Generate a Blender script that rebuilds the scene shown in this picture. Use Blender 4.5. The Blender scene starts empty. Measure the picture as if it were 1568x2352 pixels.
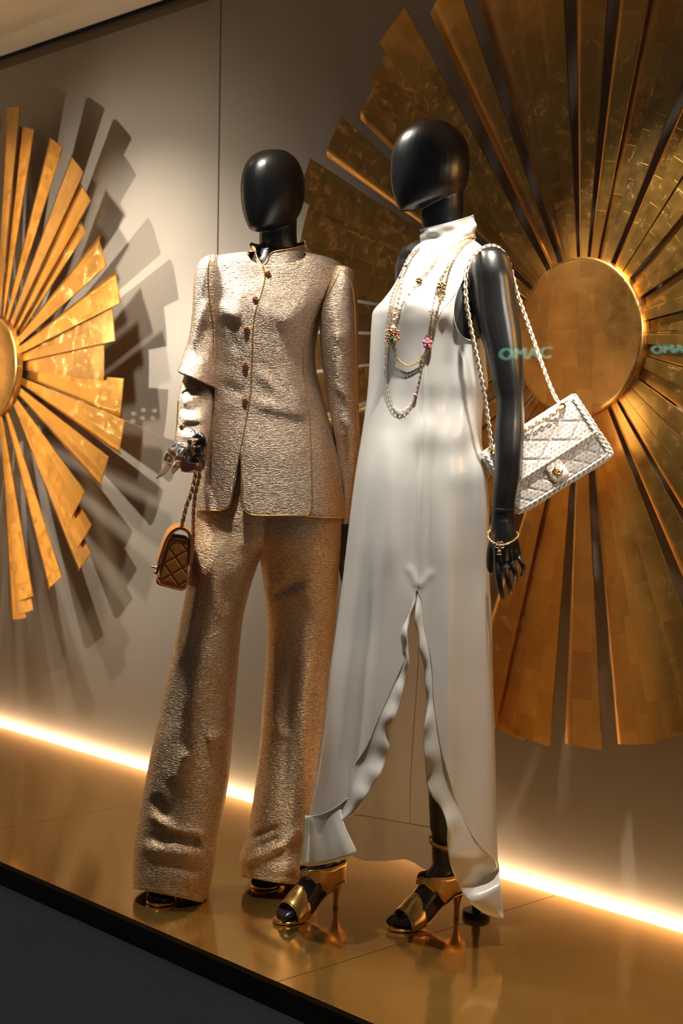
import bpy, bmesh, math, random
import numpy as np
from mathutils import Vector, Matrix
from mathutils.bvhtree import BVHTree

random.seed(7); rng = np.random.default_rng(7)
C = bpy.context.scene.collection
SC = bpy.context.scene

# ------------------------------------------------------------------ camera
F_PX, YAW, PITCH, ROLL = 3392.0, .749043, -.0500657, .0174294
CAM = np.array([2.6, -3.09, 1.2])
fw = np.array([-math.cos(YAW)*math.cos(PITCH), math.sin(YAW)*math.cos(PITCH), math.sin(PITCH)])
rt = np.cross(fw, [0, 0, 1.0]); rt /= np.linalg.norm(rt); up = np.cross(rt, fw)
rt, up = rt*math.cos(ROLL)+up*math.sin(ROLL), -rt*math.sin(ROLL)+up*math.cos(ROLL)
camd = bpy.data.cameras.new('camera'); cam = bpy.data.objects.new('camera', camd); C.objects.link(cam)
camd.sensor_fit = 'HORIZONTAL'; camd.sensor_width = 24.0; camd.lens = F_PX/1568*24.0
camd.clip_start = .05
camd.dof.use_dof = True; camd.dof.focus_distance = 3.62; camd.dof.aperture_fstop = 4.5
cam.matrix_world = Matrix(((rt[0], up[0], -fw[0], CAM[0]), (rt[1], up[1], -fw[1], CAM[1]),
                           (rt[2], up[2], -fw[2], CAM[2]), (0, 0, 0, 1)))
SC.camera = cam

# ------------------------------------------------------------------ world, lamps, exposure
w = bpy.data.worlds.new('night_street'); SC.world = w; w.use_nodes = True
w.node_tree.nodes['Background'].inputs[0].default_value = (.042, .045, .052, 1)
w.node_tree.nodes['Background'].inputs[1].default_value = .5
SC.view_settings.view_transform = 'Standard'; SC.view_settings.look = 'None'
SC.view_settings.exposure = 0.55; SC.view_settings.gamma = 1.0
SC.view_settings.use_curve_mapping = False

def spot(name, loc, target, power, size_deg, blend=.5, rad=.03, col=(1, .91, .79)):
    d = bpy.data.lights.new(name, 'SPOT'); d.energy = power; d.spot_size = math.radians(size_deg)
    d.spot_blend = blend; d.shadow_soft_size = rad; d.color = col
    o = bpy.data.objects.new(name, d); C.objects.link(o); o.location = loc
    o.rotation_euler = (Vector(target)-Vector(loc)).to_track_quat('-Z', 'Y').to_euler()
    return o
# the ceiling track of the window, just behind the glass; two spots are added fill
spot('spotlight', (-1.15, -.98, 2.62), (-.56, -.74, 1.42), 165, 36, 1.0, .10)
spot('spotlight', (-.48, -.90, 2.62), (.04, -.58, 1.66), 140, 28, 1.0, .11)
spot('spotlight', (-.25, -.97, 2.62), (-.15, -.50, .40), 55, 60, 1.0, .04)  # soft fill added at the center of the track
spot('spotlight', (.50, -.72, 2.62), (.52, -.10, .30), 215, 50, .5, .02)
spot('spotlight', (.85, -.98, 2.62), (.26, -.30, 1.17), 135, 14, 1.0, .03)
spot('spotlight', (-1.95, -.80, 2.62), (-1.7, -.05, 1.0), 115, 84, 1.0, .03)
spot('spotlight', (-1.25, -.95, 2.62), (-2.05, -.02, 1.15), 75, 60, 1.0, .06)  # added to lighten the ray shadows on the left wall
# low washers beyond the frame: one on the end post, the right one added
spot('wall_washer', (-2.12, -.84, 1.58), (-2.0, 0, 1.50), 38, 118, .4, .012)
spot('wall_washer', (1.55, -.50, 1.75), (1.0, 0, 1.6), 24, 92, .6, .02)  # unseen lamp added to brighten the wall behind the right sunburst's gaps
# unseen tall area light added so the left sunburst reflects a bright glow
ld = bpy.data.lights.new('added_side_glow', 'AREA'); ld.shape = 'RECTANGLE'; ld.size = .10; ld.size_y = 2.3; ld.energy = 4.5; ld.color = (1, .66, .34)
lo_ = bpy.data.objects.new('added_side_glow', ld); C.objects.link(lo_); lo_.location = (-3.45, -.93, 1.35)
lo_.rotation_euler = (Vector((-2.2, -.15, 1.35))-Vector((-3.45, -.93, 1.35))).to_track_quat('-Z', 'Y').to_euler()

# ------------------------------------------------------------------ geometry helpers
def at(x, y, D): return CAM + D*(fw + (x-784)/F_PX*rt - (y-1176)/F_PX*up)     # point at a distance along the view axis
def depth(P): return float(np.dot(np.asarray(P)-CAM, fw))
def pj(P):
    v = np.asarray(P)-CAM; c = v @ fw
    return np.stack([784+F_PX*(v @ rt)/c, 1176-F_PX*(v @ up)/c], -1)
def onz(x, y, z=0.):
    d = fw + (x-784)/F_PX*rt - (y-1176)/F_PX*up
    return CAM + (z-CAM[2])/d[2]*d
RH = np.array([math.sin(YAW), math.cos(YAW), 0.]); FH = np.array([-math.cos(YAW), math.sin(YAW), 0.]); UP = np.array([0, 0, 1.])

def thing(name, label=None, cat=None, loc=(0, 0, 0), group=None):
    o = bpy.data.objects.new(name, None); C.objects.link(o); o.location = loc; o.empty_display_size = .1
    return tag(o, label, cat, group)
def tag(o, label=None, cat=None, group=None, kind=None):
    if label: o['label'] = label
    if cat: o['category'] = cat
    if group: o['group'] = group
    if kind: o['kind'] = kind
    return o
def put(o, parent=None):
    C.objects.link(o)
    if parent is not None: put_p(o, parent)
    return o
def put_p(o, parent):
    """parent o and leave it where it stands in the world"""
    o.parent = parent
    o.matrix_parent_inverse = Matrix.Translation(-parent.location) if parent.type == 'EMPTY' else Matrix.Identity(4)
def mk(name, V, Fc, mat, parent=None, smooth=True, uv=None):
    me = bpy.data.meshes.new(name); me.from_pydata([tuple(map(float, v)) for v in V], [], [tuple(map(int, f)) for f in Fc])
    if uv is not None:
        l = me.uv_layers.new(name='UVMap'); idx = np.empty(len(me.loops), dtype=np.int32)
        me.loops.foreach_get('vertex_index', idx)
        l.data.foreach_set('uv', np.asarray(uv, dtype=np.float32)[idx].ravel())
    me.materials.append(mat)
    if smooth: me.polygons.foreach_set('use_smooth', [True]*len(me.polygons))
    me.update(); o = bpy.data.objects.new(name, me); return put(o, parent)
def bm_obj(name, bm, mat, parent=None, smooth=False):
    me = bpy.data.meshes.new(name); bm.to_mesh(me); bm.free(); me.materials.append(mat)
    if smooth: me.polygons.foreach_set('use_smooth', [True]*len(me.polygons))
    o = bpy.data.objects.new(name, me); return put(o, parent)
def box(name, lo, hi, mat, parent=None, bev=0.0):
    bm = bmesh.new(); bmesh.ops.create_cube(bm, size=1)
    lo = np.array(lo, float); hi = np.array(hi, float)
    for v in bm.verts: v.co = Vector((lo+hi)/2 + np.array(v.co)*(hi-lo))
    if bev: bmesh.ops.bevel(bm, geom=bm.edges[:], offset=bev, segments=2, affect='EDGES', profile=.5)
    return bm_obj(name, bm, mat, parent)

def cr(P, n, closed=False):
    """Catmull-Rom through the rows of P, resampled evenly along its length."""
    P = np.asarray(P, float); k = len(P); out = []
    if k == 2: return np.array([P[0]+(P[1]-P[0])*t for t in np.linspace(0, 1, n)])
    Q = np.vstack([2*P[0]-P[1], P, 2*P[-1]-P[-2]]) if not closed else np.vstack([P[-1], P, P[0], P[1]])
    for i in range(len(Q)-3):
        a, b, c, d = Q[i:i+4]
        for t in np.linspace(0, 1, 12, endpoint=False):
            out.append(.5*(2*b+(c-a)*t+(2*a-5*b+4*c-d)*t*t+(3*b-a-3*c+d)*t**3))
    out.append(P[-1] if not closed else P[0]); out = np.array(out)
    dim = min(3, out.shape[1])
    s = np.r_[0, np.cumsum(np.linalg.norm(np.diff(out[:, :dim], axis=0), axis=1))]
    tt = np.linspace(0, s[-1], n)
    return np.stack([np.interp(tt, s, out[:, j]) for j in range(out.shape[1])], 1)

def grid(P, closed=False):
    """(R,N,3) points -> verts, faces, uv in metres; closed repeats the first column."""
    P = np.asarray(P, float)
    if closed: P = np.concatenate([P, P[:, :1]], 1)
    R, N = P.shape[:2]
    du = np.r_[0, np.cumsum(np.linalg.norm(np.diff(P, axis=1), axis=2).mean(0))]
    ringlen = np.linalg.norm(np.diff(P, axis=1), axis=2).sum(1)
    dv = np.r_[0, np.cumsum(np.linalg.norm(np.diff(P, axis=0), axis=2).mean(1))]
    U = du[None, :]*np.ones((R, 1)); Vv = dv[:, None]*np.ones((1, N))
    i = np.arange(R*N).reshape(R, N)
    Fc = np.stack([i[:-1, :-1], i[:-1, 1:], i[1:, 1:], i[1:, :-1]], -1).reshape(-1, 4)
    return P.reshape(-1, 3), Fc, np.stack([U, Vv], -1).reshape(-1, 2)

def ring(row, n, ex=2.0):
    """row = (yl,xl,yr,xr,D,half depth): outline points left and right at distance D; returns a ring starting at the far side."""
    yl, xl, yr, xr, D, hd = row[:6]
    L, R_ = at(xl, yl, D), at(xr, yr, D); c = (L+R_)/2; A = (R_-L)/2
    t = np.linspace(0, 2*math.pi, n, endpoint=False)+math.pi/2
    ct, st = np.cos(t), np.sin(t)
    ct = np.sign(ct)*np.abs(ct)**(2/ex); st = np.sign(st)*np.abs(st)**(2/ex)
    return c+ct[:, None]*A+st[:, None]*FH*hd
def rows4(rows):   # (y, xl, xr, D, hd) -> six numbers
    return [(r[0], r[1], r[0], r[2], r[3], r[4]) for r in rows]
def interp_rows(rows, m):
    rows = np.array(rows, float)
    return cr(rows, m) if True else rows
def loft_rings(rows, m, n, ex=2.0):
    rr = np.array(rows, float)
    # interpolate along y (mean of left and right)
    s = np.r_[0, np.cumsum(np.hypot(np.diff((rr[:, 0]+rr[:, 2])/2), .35*np.diff(rr[:, 1])))]
    Q = cr(np.c_[s, rr], m)[:, 1:]
    return np.array([ring(q, n, ex) for q in Q])
def smooth_rings(R_, m):
    R_ = np.asarray(R_, float); k = len(R_); Q = np.concatenate([2*R_[:1]-R_[1:2], R_, 2*R_[-1:]-R_[-2:-1]]); out = []
    for u in np.linspace(0, k-1-1e-9, m):
        i = int(u); t = u-i; a, b, c, d = Q[i:i+4]
        out.append(.5*(2*b+(c-a)*t+(2*a-5*b+4*c-d)*t*t+(3*b-a-3*c+d)*t**3))
    return np.array(out)
def closed_loft(rings):
    P = np.asarray(rings, float); R, N = P.shape[:2]
    V = list(P.reshape(-1, 3)); Fc = []
    for r in range(R-1):
        for k in range(N):
            Fc.append((r*N+k, r*N+(k+1) % N, (r+1)*N+(k+1) % N, (r+1)*N+k))
    V.append(P[0].mean(0)); V.append(P[-1].mean(0)); a, b = len(V)-2, len(V)-1
    for k in range(N):
        Fc.append((a, (k+1) % N, k)); Fc.append((b, (R-1)*N+k, (R-1)*N+(k+1) % N))
    return np.array(V), Fc
def frames(P):
    P = np.asarray(P, float); T = np.gradient(P, axis=0); T /= np.linalg.norm(T, axis=1)[:, None]+1e-12
    a = np.array([0, 0, 1.]) if abs(T[0][2]) < .9 else np.array([1., 0, 0])
    N = []; n = np.cross(T[0], a); n /= np.linalg.norm(n)
    for t in T:
        n = n-t*np.dot(n, t); n /= np.linalg.norm(n)+1e-12; N.append(n.copy())
    N = np.array(N); return T, N, np.cross(T, N)
def tube(P, r, n=8, caps=True, closed=False):
    P = np.asarray(P, float); k = len(P); r = np.ones(k)*r if np.isscalar(r) else np.asarray(r, float)
    T, N, B = frames(P)
    t = np.linspace(0, 2*math.pi, n, endpoint=False)
    rings = P[:, None]+r[:, None, None]*(np.cos(t)[None, :, None]*N[:, None]+np.sin(t)[None, :, None]*B[:, None])
    if caps:
        e0 = [P[0]-T[0]*r[0]*s+(rings[0]-P[0])*c for s, c in ((.95, .3), (.7, .72))]
        e1 = [P[-1]+T[-1]*r[-1]*s+(rings[-1]-P[-1])*c for s, c in ((.7, .72), (.95, .3))]
        rings = np.concatenate([np.array(e0), rings, np.array(e1)])
    return closed_loft(rings)
def limb(pts, n=14, m=None):
    """pts rows x,y,z,r -> closed tapered tube."""
    Q = cr(np.array(pts, float), m or max(8, 5*len(pts))); return tube(Q[:, :3], Q[:, 3], n)
def ellipsoid(c, r, n=14):
    a = np.linspace(-math.pi/2, math.pi/2, 9)[1:-1]; t = np.linspace(0, 2*math.pi, n, endpoint=False)
    return closed_loft([[np.array(c)+np.array([r[0]*math.cos(u)*math.cos(v), r[1]*math.cos(u)*math.sin(v), r[2]*math.sin(u)]) for v in t] for u in a])
def join(parts):
    V = []; Fc = []; o = 0
    for v, f in parts:
        V.append(np.asarray(v, float)); Fc += [tuple(i+o for i in q) for q in f]; o += len(v)
    return np.vstack(V), Fc
def xf(part, M):
    v, f = part; v = np.asarray(v, float); M = np.asarray(M, float)
    return v @ M[:3, :3].T+M[:3, 3], f
def frame_m(o, x, y, z):
    M = np.eye(4); M[:3, 0], M[:3, 1], M[:3, 2], M[:3, 3] = x, y, z, o; return M
def remesh(name, parts, mat, parent, voxel=.0035, it=4):
    V, Fc = join(parts)
    me = bpy.data.meshes.new(name); me.from_pydata([tuple(v) for v in V], [], Fc)
    bm = bmesh.new(); bm.from_mesh(me); bmesh.ops.recalc_face_normals(bm, faces=bm.faces); bm.to_mesh(me); bm.free()
    o = bpy.data.objects.new(name, me); C.objects.link(o)
    m = o.modifiers.new('r', 'REMESH'); m.mode = 'VOXEL'; m.voxel_size = voxel; m.use_smooth_shade = True
    s = o.modifiers.new('s', 'SMOOTH'); s.factor = .5; s.iterations = it
    dg = bpy.context.evaluated_depsgraph_get(); me2 = bpy.data.meshes.new_from_object(o.evaluated_get(dg))
    bpy.data.objects.remove(o); bpy.data.meshes.remove(me)
    me2.name = name; me2.materials.clear(); me2.materials.append(mat)
    me2.polygons.foreach_set('use_smooth', [True]*len(me2.polygons))
    return put(bpy.data.objects.new(name, me2), parent)

class Surf:
    """A ray-castable set of polygons."""
    def __init__(s, *parts):
        V, Fc = join(parts); s.t = BVHTree.FromPolygons([tuple(v) for v in V], [tuple(map(int, f)) for f in Fc])
    def hit(s, x, y, D=None, off=0.0):
        d = fw+(x-784)/F_PX*rt-(y-1176)/F_PX*up; n = np.linalg.norm(d)
        h = s.t.ray_cast(Vector(CAM), Vector(d/n))
        if h[0] is None:
            if D is None: return None
            q = s.t.find_nearest(Vector(at(x, y, D)))[0]
            P = at(x, y, depth(q))
        else: P = np.array(h[0])
        return P-off*d/n
    def line(s, pts, n, D, off=0.0):
        return np.array([s.hit(x, y, D, off) for x, y in cr(np.array(pts, float), n)])

def inside(P, poly):
    x, y = P[:, 0], P[:, 1]; c = np.zeros(len(P), bool); poly = np.asarray(poly, float); j = len(poly)-1
    for i in range(len(poly)):
        xi, yi = poly[i]; xj, yj = poly[j]
        c ^= ((yi > y) != (yj > y)) & (x < (xj-xi)*(y-yi)/(yj-yi+1e-12)+xi); j = i
    return c
def trim(V, Fc, poly, side='front', snap=7.0):
    """Cut a cloth sheet along an outline: side front/back/both by which way the sheet faces."""
    V = np.array(V, float); Fc = np.asarray(Fc); cen = V[Fc].mean(1)
    nrm = np.cross(V[Fc[:, 1]]-V[Fc[:, 0]], V[Fc[:, 3]]-V[Fc[:, 0]])
    cen_all = V.mean(0)
    # front = on the camera's side of the sheet's own middle at that height
    out = ((cen-CAM)*nrm).sum(1)
    ref = np.sign(np.median(out[np.argsort(cen @ FH)[:max(10, len(cen)//5)]]))
    front = (out*ref) > 0
    sel = inside(pj(cen), poly)
    if side == 'front': sel &= front
    if side == 'back': sel &= ~front
    used = np.unique(Fc[~sel]); cut = np.unique(Fc[sel]); b = np.intersect1d(used, cut)
    vn = np.zeros_like(V)
    for k in range(4): np.add.at(vn, Fc[:, k], nrm)
    pp = pj(V[b]); poly = np.asarray(poly, float); A = poly; B = np.roll(poly, -1, 0)
    for k, i in enumerate(b):
        p = pp[k]; t = np.clip(((p-A)*(B-A)).sum(1)/(((B-A)**2).sum(1)+1e-9), 0, 1); q = A+t[:, None]*(B-A)
        d = np.linalg.norm(q-p, axis=1); m = d.argmin()
        if d[m] < snap:
            r_ = at(q[m][0], q[m][1], 1.)-CAM; nn = vn[i]/(np.linalg.norm(vn[i])+1e-12); dn = r_ @ nn; D0 = depth(V[i])
            D1 = ((V[i]-CAM) @ nn)/dn if abs(dn) > .12 else D0            # stay in the sheet's own tangent plane
            V[i] = at(q[m][0], q[m][1], D1 if abs(D1-D0) < .015 else D0)
    return V, Fc[~sel]
def folds(V, lst, D=None):
    """Push a sheet towards the camera along soft creases given as (x0,y0,x1,y1,width px,amount m)."""
    V = np.array(V, float); p = pj(V)
    cd = np.median((V-CAM) @ FH)
    front = ((V-CAM) @ FH) < (cd if D is None else D)
    for x0, y0, x1, y1, wd, am in lst:
        a = np.array([x0, y0]); b = np.array([x1, y1])
        u = ((p-a) @ (b-a))/((b-a) @ (b-a)); t = np.clip(u, 0, 1); d = np.linalg.norm(p-(a+u[:, None]*(b-a)), axis=1)
        e = np.clip(np.minimum(u+.12, 1.12-u)/.36, 0, 1); f = am*np.exp(-(d/wd)**2)*front*e*e*(3-2*e)
        V -= f[:, None]*FH
    return V

# ------------------------------------------------------------------ materials
class N:
    def __init__(s, name):
        s.m = bpy.data.materials.new(name); s.m.use_nodes = True; s.t = s.m.node_tree; s.n = s.t.nodes; s.l = s.t.links
        s.b = s.n['Principled BSDF']; s.out = s.n['Material Output']
    def new(s, ty, **k):
        o = s.n.new(ty)
        for a, v in k.items(): setattr(o, a, v)
        return o
    def lk(s, a, b): s.l.new(a, b)
    def coord(s, which='Object', scale=(1, 1, 1)):
        c = s.new('ShaderNodeTexCoord'); mp = s.new('ShaderNodeMapping'); mp.inputs['Scale'].default_value = scale
        s.lk(c.outputs[which], mp.inputs[0]); return mp.outputs[0]
    def noise(s, co, scale, detail=3, rough=.55, dist=0.):
        t = s.new('ShaderNodeTexNoise'); t.inputs['Scale'].default_value = scale; t.inputs['Detail'].default_value = detail
        t.inputs['Roughness'].default_value = rough; t.inputs['Distortion'].default_value = dist
        s.lk(co, t.inputs['Vector']); return t.outputs['Fac']
    def ramp(s, f, *st):
        r = s.new('ShaderNodeValToRGB'); e = r.color_ramp.elements
        while len(e) < len(st): e.new(.5)
        for k, (p, c) in enumerate(st): e[k].position = p; e[k].color = c if len(c) == 4 else (*c, 1)
        s.lk(f, r.inputs[0]); return r.outputs[0]
    def math(s, op, a, b=None, clamp=False):
        m = s.new('ShaderNodeMath', operation=op); m.use_clamp = clamp
        for k, v in enumerate((a, b)):
            if v is None: continue
            if isinstance(v, (int, float)): m.inputs[k].default_value = v
            else: s.lk(v, m.inputs[k])
        return m.outputs[0]
    def mix(s, f, a, b):
        m = s.new('ShaderNodeMix', data_type='RGBA')
        for k, v in ((0, f), (6, a), (7, b)):
            if isinstance(v, (int, float)): m.inputs[k].default_value = v
            elif isinstance(v, tuple): m.inputs[k].default_value = (*v, 1) if len(v) == 3 else v
            else: s.lk(v, m.inputs[k])
        return m.outputs[2]
    def bump(s, h, strength=.5, dist=.002, chain=None):
        b = s.new('ShaderNodeBump'); b.inputs['Strength'].default_value = strength; b.inputs['Distance'].default_value = dist
        s.lk(h, b.inputs['Height'])
        if chain is not None: s.lk(chain, b.inputs['Normal'])
        return b.outputs[0]
    def set(s, **k):
        for a, v in k.items():
            a = {'col': 'Base Color', 'rough': 'Roughness', 'metal': 'Metallic', 'normal': 'Normal', 'coat': 'Coat Weight', 'coatr': 'Coat Roughness', 'sheen': 'Sheen Weight', 'aniso': 'Anisotropic', 'spec': 'Specular IOR Level', 'trans': 'Transmission Weight', 'ior': 'IOR', 'emit': 'Emission Color', 'power': 'Emission Strength'}[a]
            i = s.b.inputs[a]
            if isinstance(v, tuple): i.default_value = (*v, 1) if len(v) == 3 else v
            elif isinstance(v, (int, float)): i.default_value = v
            else: s.lk(v, i)
        return s.m
def plain(name, col, rough=.4, metal=0., **k):
    n = N(name); co = n.coord(); f = n.noise(co, 60, 2)
    c2 = tuple(min(1, c*1.12) for c in col); c1 = tuple(c*.88 for c in col)
    return n.set(col=n.mix(f, c1, c2), rough=rough, metal=metal, **k)

def m_wall():
    n = N('taupe_wall'); co = n.coord()
    f = n.noise(co, 1.6, 2); g = n.noise(co, 900, 1, .5); sp = n.ramp(g, (.70, (0, 0, 0)), (.80, (1, 1, 1)))
    col = n.mix(f, (.275, .236, .192), (.30, .26, .213))
    col = n.mix(n.math('MULTIPLY', sp, .6), col, (.62, .55, .45))
    r = n.math('SUBTRACT', .46, n.math('MULTIPLY', sp, .2))
    return n.set(col=col, rough=r, metal=.15, normal=n.bump(g, .05, .0006))
def m_leaf(name, base, dark, hi):
    n = N(name); co = n.coord('UV')
    br = n.new('ShaderNodeTexBrick'); br.offset = .37; br.inputs['Scale'].default_value = 1.0
    br.inputs['Mortar Size'].default_value = .0006; br.inputs['Brick Width'].default_value = .118; br.inputs['Row Height'].default_value = .062
    br.inputs['Color1'].default_value = (0, 0, 0, 1); br.inputs['Color2'].default_value = (1, 1, 1, 1); br.inputs['Mortar'].default_value = (.5, .5, .5, 1)
    sw = n.new('ShaderNodeSeparateXYZ'); n.lk(co, sw.inputs[0]); cb = n.new('ShaderNodeCombineXYZ')
    n.lk(sw.outputs[1], cb.inputs[0]); n.lk(sw.outputs[0], cb.inputs[1]); n.lk(cb.outputs[0], br.inputs['Vector'])
    big = n.noise(co, 9, 3); fine = n.noise(n.coord('UV', (1.5, .5, 1)), 80, 3, .6, 2.2)
    ln = n.math('ABSOLUTE', n.math('SUBTRACT', fine, .5)); ln = n.ramp(ln, (.0, (1, 1, 1)), (.016, (0, 0, 0)))
    msk = n.ramp(n.noise(co, 22, 2, .6, .8), (.55, (0, 0, 0)), (.70, (1, 1, 1)))
    fl = n.math('MULTIPLY', ln, msk)
    tone = n.math('ADD', n.math('MULTIPLY', br.outputs['Color'], .45), n.math('MULTIPLY', big, .7), True)
    col = n.mix(tone, dark, base); col = n.mix(n.math('MULTIPLY', fl, .7), col, hi)
    seam = br.outputs['Fac']
    h = n.math('ADD', n.math('MULTIPLY', fl, 2.2), n.math('ADD', n.math('MULTIPLY', n.noise(co, 40, 3), .35), n.math('MULTIPLY', seam, .6)))
    rough = n.math('ADD', n.math('MULTIPLY', fl, -.08), n.math('ADD', .23, n.math('MULTIPLY', n.noise(co, 30, 3), .18)))
    return n.set(col=col, rough=rough, metal=1.0, normal=n.bump(h, .34, .0014))
def m_floor():
    n = N('brushed_brass'); co = n.coord('Object', (1.6, 26, 1)); c0 = n.coord('Object')
    a = n.noise(co, 7, 5, .7); b = n.noise(n.coord('Object', (9, 220, 1)), 3, 3, .7)
    s = n.noise(c0, 34, 4, .6, 3.5); ln = n.ramp(n.math('ABSOLUTE', n.math('SUBTRACT', s, .5)), (.0, (1, 1, 1)), (.012, (0, 0, 0)))
    pt = n.noise(c0, 3.5, 3)
    col = n.mix(a, (.66, .385, .090), (.76, .455, .125)); col = n.mix(n.math('MULTIPLY', pt, .35), col, (.60, .34, .11))
    rough = n.math('ADD', .035, n.math('ADD', n.math('MULTIPLY', a, .10), n.math('MULTIPLY', ln, .08)))
    nm = n.bump(n.math('ADD', b, n.math('MULTIPLY', ln, .6)), .035, .0006)
    m = n.set(col=col, rough=rough, metal=1.0, normal=nm)
    p2 = n.new('ShaderNodeBsdfPrincipled'); p2.inputs['Metallic'].default_value = 1.0; p2.inputs['Roughness'].default_value = .55
    n.lk(col, p2.inputs['Base Color']); mx = n.new('ShaderNodeMixShader'); n.lk(n.math('ADD', .12, n.math('MULTIPLY', a, .16)), mx.inputs[0])
    n.lk(n.b.outputs[0], mx.inputs[1]); n.lk(p2.outputs[0], mx.inputs[2]); n.lk(mx.outputs[0], n.out.inputs[0])
    return m
def m_tweed(name, c_lo, c_hi, foil, sx, sy, strength=.9, metal=.88):
    n = N(name); co = n.coord('UV')
    wv = n.coord('UV', (sx, sy, 1)); a = n.noise(wv, 1.0, 3, .55, .9)
    wv2 = n.coord('UV', (sx*2.6, sy*.8, 1)); b = n.noise(wv2, 1.0, 2, .5, .3)
    cr_ = n.math('ADD', n.math('MULTIPLY', a, .75), n.math('MULTIPLY', b, .35))
    pat = n.noise(co, 13, 2)
    col = n.ramp(cr_, (.36, c_lo), (.52, c_hi), (.68, foil))
    col = n.mix(n.math('MULTIPLY', pat, .25), col, c_lo)
    th = n.noise(n.coord('UV', (900, 260, 1)), 1.0, 1)
    h = n.math('ADD', cr_, n.math('MULTIPLY', th, .12))
    rough = n.ramp(a, (.35, (.52, .52, .52)), (.65, (.30, .30, .30)))
    return n.set(col=col, rough=rough, metal=metal, normal=n.bump(h, strength, .0042))
def m_satin(name, col, rough=.28):
    n = N(name); co = n.coord('UV', (700, 60, 1)); a = n.noise(co, 1, 2)
    lo = tuple(c*.96 for c in col)
    c_ = n.mix(a, lo, col); m = n.set(col=c_, rough=rough, metal=.12, normal=n.bump(n.noise(n.coord('Object'), 7, 2), .10, .01))
    tl = n.new('ShaderNodeBsdfTranslucent'); tl.inputs[0].default_value = (.82, .78, .72, 1); mx = n.new('ShaderNodeMixShader'); mx.inputs[0].default_value = .30
    n.lk(n.b.outputs[0], mx.inputs[1]); n.lk(tl.outputs[0], mx.inputs[2]); n.lk(mx.outputs[0], n.out.inputs[0]); return m
def m_boucle(name):
    n = N(name); co = n.coord('UV'); s = n.new('ShaderNodeSeparateXYZ')
    wob = n.new('ShaderNodeMix', data_type='VECTOR')
    ns = n.new('ShaderNodeTexNoise'); ns.inputs['Scale'].default_value = 60; n.lk(co, ns.inputs['Vector'])
    wob.inputs[0].default_value = .004; n.lk(co, wob.inputs[4]); n.lk(ns.outputs['Color'], wob.inputs[5]); n.lk(wob.outputs[1], s.inputs[0])
    row = n.math('FLOOR', n.math('DIVIDE', s.outputs[1], .0098)); fv = n.math('FRACT', n.math('DIVIDE', s.outputs[1], .0098))
    fu = n.math('FRACT', n.math('ADD', n.math('DIVIDE', s.outputs[0], .0125), n.math('MULTIPLY', row, .37)))
    dash = n.math('MULTIPLY', n.math('LESS_THAN', fu, .55), n.math('LESS_THAN', fv, .26))
    brk = n.ramp(n.noise(co, 260, 2), (.40, (0, 0, 0)), (.52, (1, 1, 1))); dash = n.math('MULTIPLY', dash, brk)
    dot = n.ramp(n.noise(co, 150, 1), (.73, (0, 0, 0)), (.76, (1, 1, 1)))
    base = n.mix(n.noise(co, 300, 3), (.72, .69, .66), (.92, .905, .89))
    col = n.mix(dash, base, (.42, .22, .07)); col = n.mix(n.math('MULTIPLY', dot, .8), col, (.05, .05, .07))
    h = n.math('ADD', n.noise(co, 330, 3), n.math('MULTIPLY', n.noise(co, 90, 2), .7))
    return n.set(col=col, rough=.8, normal=n.bump(h, .55, .0025), sheen=.2)
def m_suede():
    n = N('tan_suede'); co = n.coord(); a = n.noise(co, 45, 4); b = n.noise(co, 900, 1)
    return n.set(col=n.mix(a, (.42, .145, .010), (.54, .205, .018)), rough=.85, sheen=.08, normal=n.bump(b, .25, .0008))
def m_black():
    n = N('black_lacquer'); co = n.coord(); a = n.noise(co, 20, 4)
    return n.set(col=(.004, .004, .0045), rough=n.math('ADD', .27, n.math('MULTIPLY', a, .10)), spec=.85)
def m_scarf():
    n = N('printed_silk'); co = n.coord('UV')
    v = n.new('ShaderNodeTexVoronoi'); v.feature = 'DISTANCE_TO_EDGE'; v.inputs['Scale'].default_value = 34; n.lk(n.coord('UV', (1, 1.5, 1)), v.inputs['Vector'])
    link = n.ramp(v.outputs['Distance'], (.06, (0, 0, 0)), (.10, (1, 1, 1)), (.26, (1, 1, 1)), (.30, (0, 0, 0)))
    s = n.new('ShaderNodeSeparateXYZ'); n.lk(co, s.inputs[0])
    band = n.math('MULTIPLY', n.math('GREATER_THAN', s.outputs[1], .022), n.math('LESS_THAN', s.outputs[1], .058))
    f = n.math('MULTIPLY', link, band)
    col = n.mix(f, (.93, .91, .88), n.mix(n.noise(co, 120, 2), (.12, .04, .005), (.65, .33, .05)))
    return n.set(col=col, rough=.35, sheen=.2)
def m_emit(name, col, p):
    n = N(name); e = n.new('ShaderNodeEmission'); e.inputs[0].default_value = (*col, 1); e.inputs[1].default_value = p
    n.lk(e.outputs[0], n.out.inputs[0]); return n.m
def m_glass():
    n = N('shop_window_glass'); tr = n.new('ShaderNodeBsdfTransparent'); gl = n.new('ShaderNodeBsdfGlossy'); gl.inputs['Roughness'].default_value = .0
    tr.inputs[0].default_value = (.985, .99, .985, 1)
    lw = n.new('ShaderNodeLayerWeight'); lw.inputs[0].default_value = .5
    f = n.math('ADD', .022, n.math('MULTIPLY', n.math('POWER', lw.outputs['Facing'], 4.), .25))
    mx = n.new('ShaderNodeMixShader'); n.lk(f, mx.inputs[0]); n.lk(tr.outputs[0], mx.inputs[1]); n.lk(gl.outputs[0], mx.inputs[2]); n.lk(mx.outputs[0], n.out.inputs[0])
    return n.m
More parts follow.
